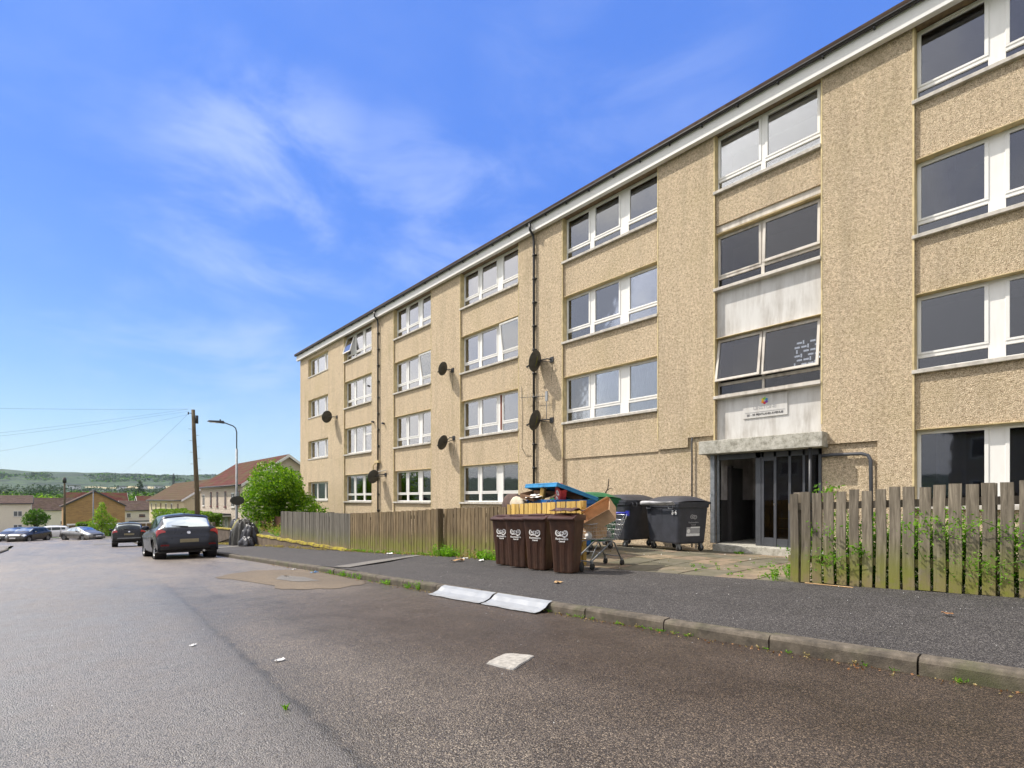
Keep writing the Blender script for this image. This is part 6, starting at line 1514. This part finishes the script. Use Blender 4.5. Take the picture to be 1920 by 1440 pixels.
house('small cream house with dark roof and a porch between brown gable and cream row', 11.3, 17.5, 128, 134, -5.6, -.95, .75, 'x', 'cream_harling', 'brown_tiles', [('S', 14.6, -2.4, 1.0, .5, 'maroon_trim'), ('S', 12.4, -2.6, .8, 1.0, 'upvc')], [('S', 14.2, -5.6, 'upvc', (0, 3.6))], bar='fascia_white')
house('white house with slate roof at the left edge of the picture', -13, -1.9, 126, 133, -5.3, .45, 1.75, 'x', 'cream_harling', 'brown_tiles', [('S', -3.6, -1.9, 1.1, 1.0, 'upvc'), ('S', -3.6, -4.0, 1.1, .7, 'upvc'), ('S', -8.0, -1.9, 1.1, 1.0, 'upvc')], [('S', -7.6, -5.3, 'upvc', None)], bar='dark_metal')
house('white terraced house with two small windows behind the round tree', -2.4, 5.3, 148, 154, -6.0, -1.0, 1.35, 'x', 'cream_harling', 'brown_tiles', [('S', 3.2, -2.4, 1.0, .8, 'upvc'), ('S', 3.0, -4.4, 1.2, .9, 'upvc'), ('S', -1.4, -2.4, 1.0, .8, 'upvc')], bar='dark_metal')
house('narrow white terraced house peeping between the terrace and the brown gable', 5.9, 9.2, 158, 164, -6.0, -.8, 1.5, 'x', 'pale_harling', 'red_tiles', [('S', 7.0, -2.6, .9, 1.0, 'upvc')], bar='fascia_white')
house('low pale house with red roof behind the terrace, only its roof showing', 4.0, 17.0, 178, 186, -6.2, .2, 2.9, 'x', 'cream_harling', 'red_tiles', bar='fascia_white')
house('pale house farther along, its white gable seen beside the brown one', 17.6, 23, 160, 168, -6.0, -.3, 1.9, 'x', 'cream_harling', 'red_tiles', [('S', 20, -2.4, 1, 1, 'upvc')], bar='fascia_white')
# garden boundary beyond the junction
t = empty('boundary_fence', (6, 82.8, G(82)-.1), 0, 'long low brown fence with a pale top rail across the end of the street', 'fence'); mb = MB(); mb.box(-4, 12, 0, .08, -.2, 1.45, 'fence_brown'); mb.build('board_panel', None, t)
mb = MB(); mb.box(-4.05, 12.05, -.06, .14, 1.452, 1.62, 'fascia_white'); mb.build('top_rail', None, t)
for k in range(7): MB().box(-4+2.6*k, -3.85+2.6*k, -.08, -.002, -.2, 1.45, 'sill_concrete').build('post', None, t)
sheet('far_verge', [-60, -30, -10, -4.5], [84, 92, 101, 112], lambda x, y: G(y)-.06, 'grass_ground')
sheet('far_path', [-60, -30, -10, 1.5], [112.2, 118, 125.8], lambda x, y: G(y)-.06, 'pale_patch')

# houses across the street, behind the camera: seen in the window reflections
sheet('opposite_garden', [-40, -25, -13, -4.3], [-30+5*i for i in range(17)], lambda x, y: G(y)-.03, 'grass_ground')
def opp(y0, y1, lab):
    zb_ = G((y0+y1)/2)
    h = house(lab, -22, -14.5, y0, y1, zb_, zb_+5.0, zb_+7.3, 'y', 'pale_harling', 'brown_tiles', group='houses across the street')
    for k in range(4):
        for z_ in (.9, 3.3):
            y = lerp(y0+1.6, y1-1.6, k/3); mb = MB(); ox, oy = h.location.x, h.location.y; mb.box(-14.5-ox, -14.46-ox, y-oy-.7, y-oy+.7, z_, z_+1.2, 'upvc'); wo = mb.build('window', None, h); mb = MB(); mb.box(-14.46-ox+.001, -14.455-ox, y-oy-.6, y-oy+.6, z_+.1, z_+1.1, 'obscured_glass'); mb.build('pane', None, wo)
opp(-9, 5, 'pink rendered house straight across the road from the entrance'); opp(9, 22, 'pink rendered house across the road from the middle of the flats'); opp(27, 41, 'pink rendered house across the road from the far end of the flats')

# ================================================================== AIR
mb = MB(); mb.box(-7300, 7300, -7300, 7300, -70, 330)
m = bpy.data.materials.new('haze'); m.use_nodes = True; t_ = NT(m.node_tree)
pv = t_.add('ShaderNodeVolumePrincipled', {'Color': (.72, .84, 1.0, 1), 'Density': .00004, 'Anisotropy': .2}); o_ = t_.add('ShaderNodeOutputMaterial'); t_.l.new(pv.outputs[0], o_.inputs['Volume']); MAT['haze'] = m
hz = mb.build('haze', 'haze'); tag(hz, kind='stuff')
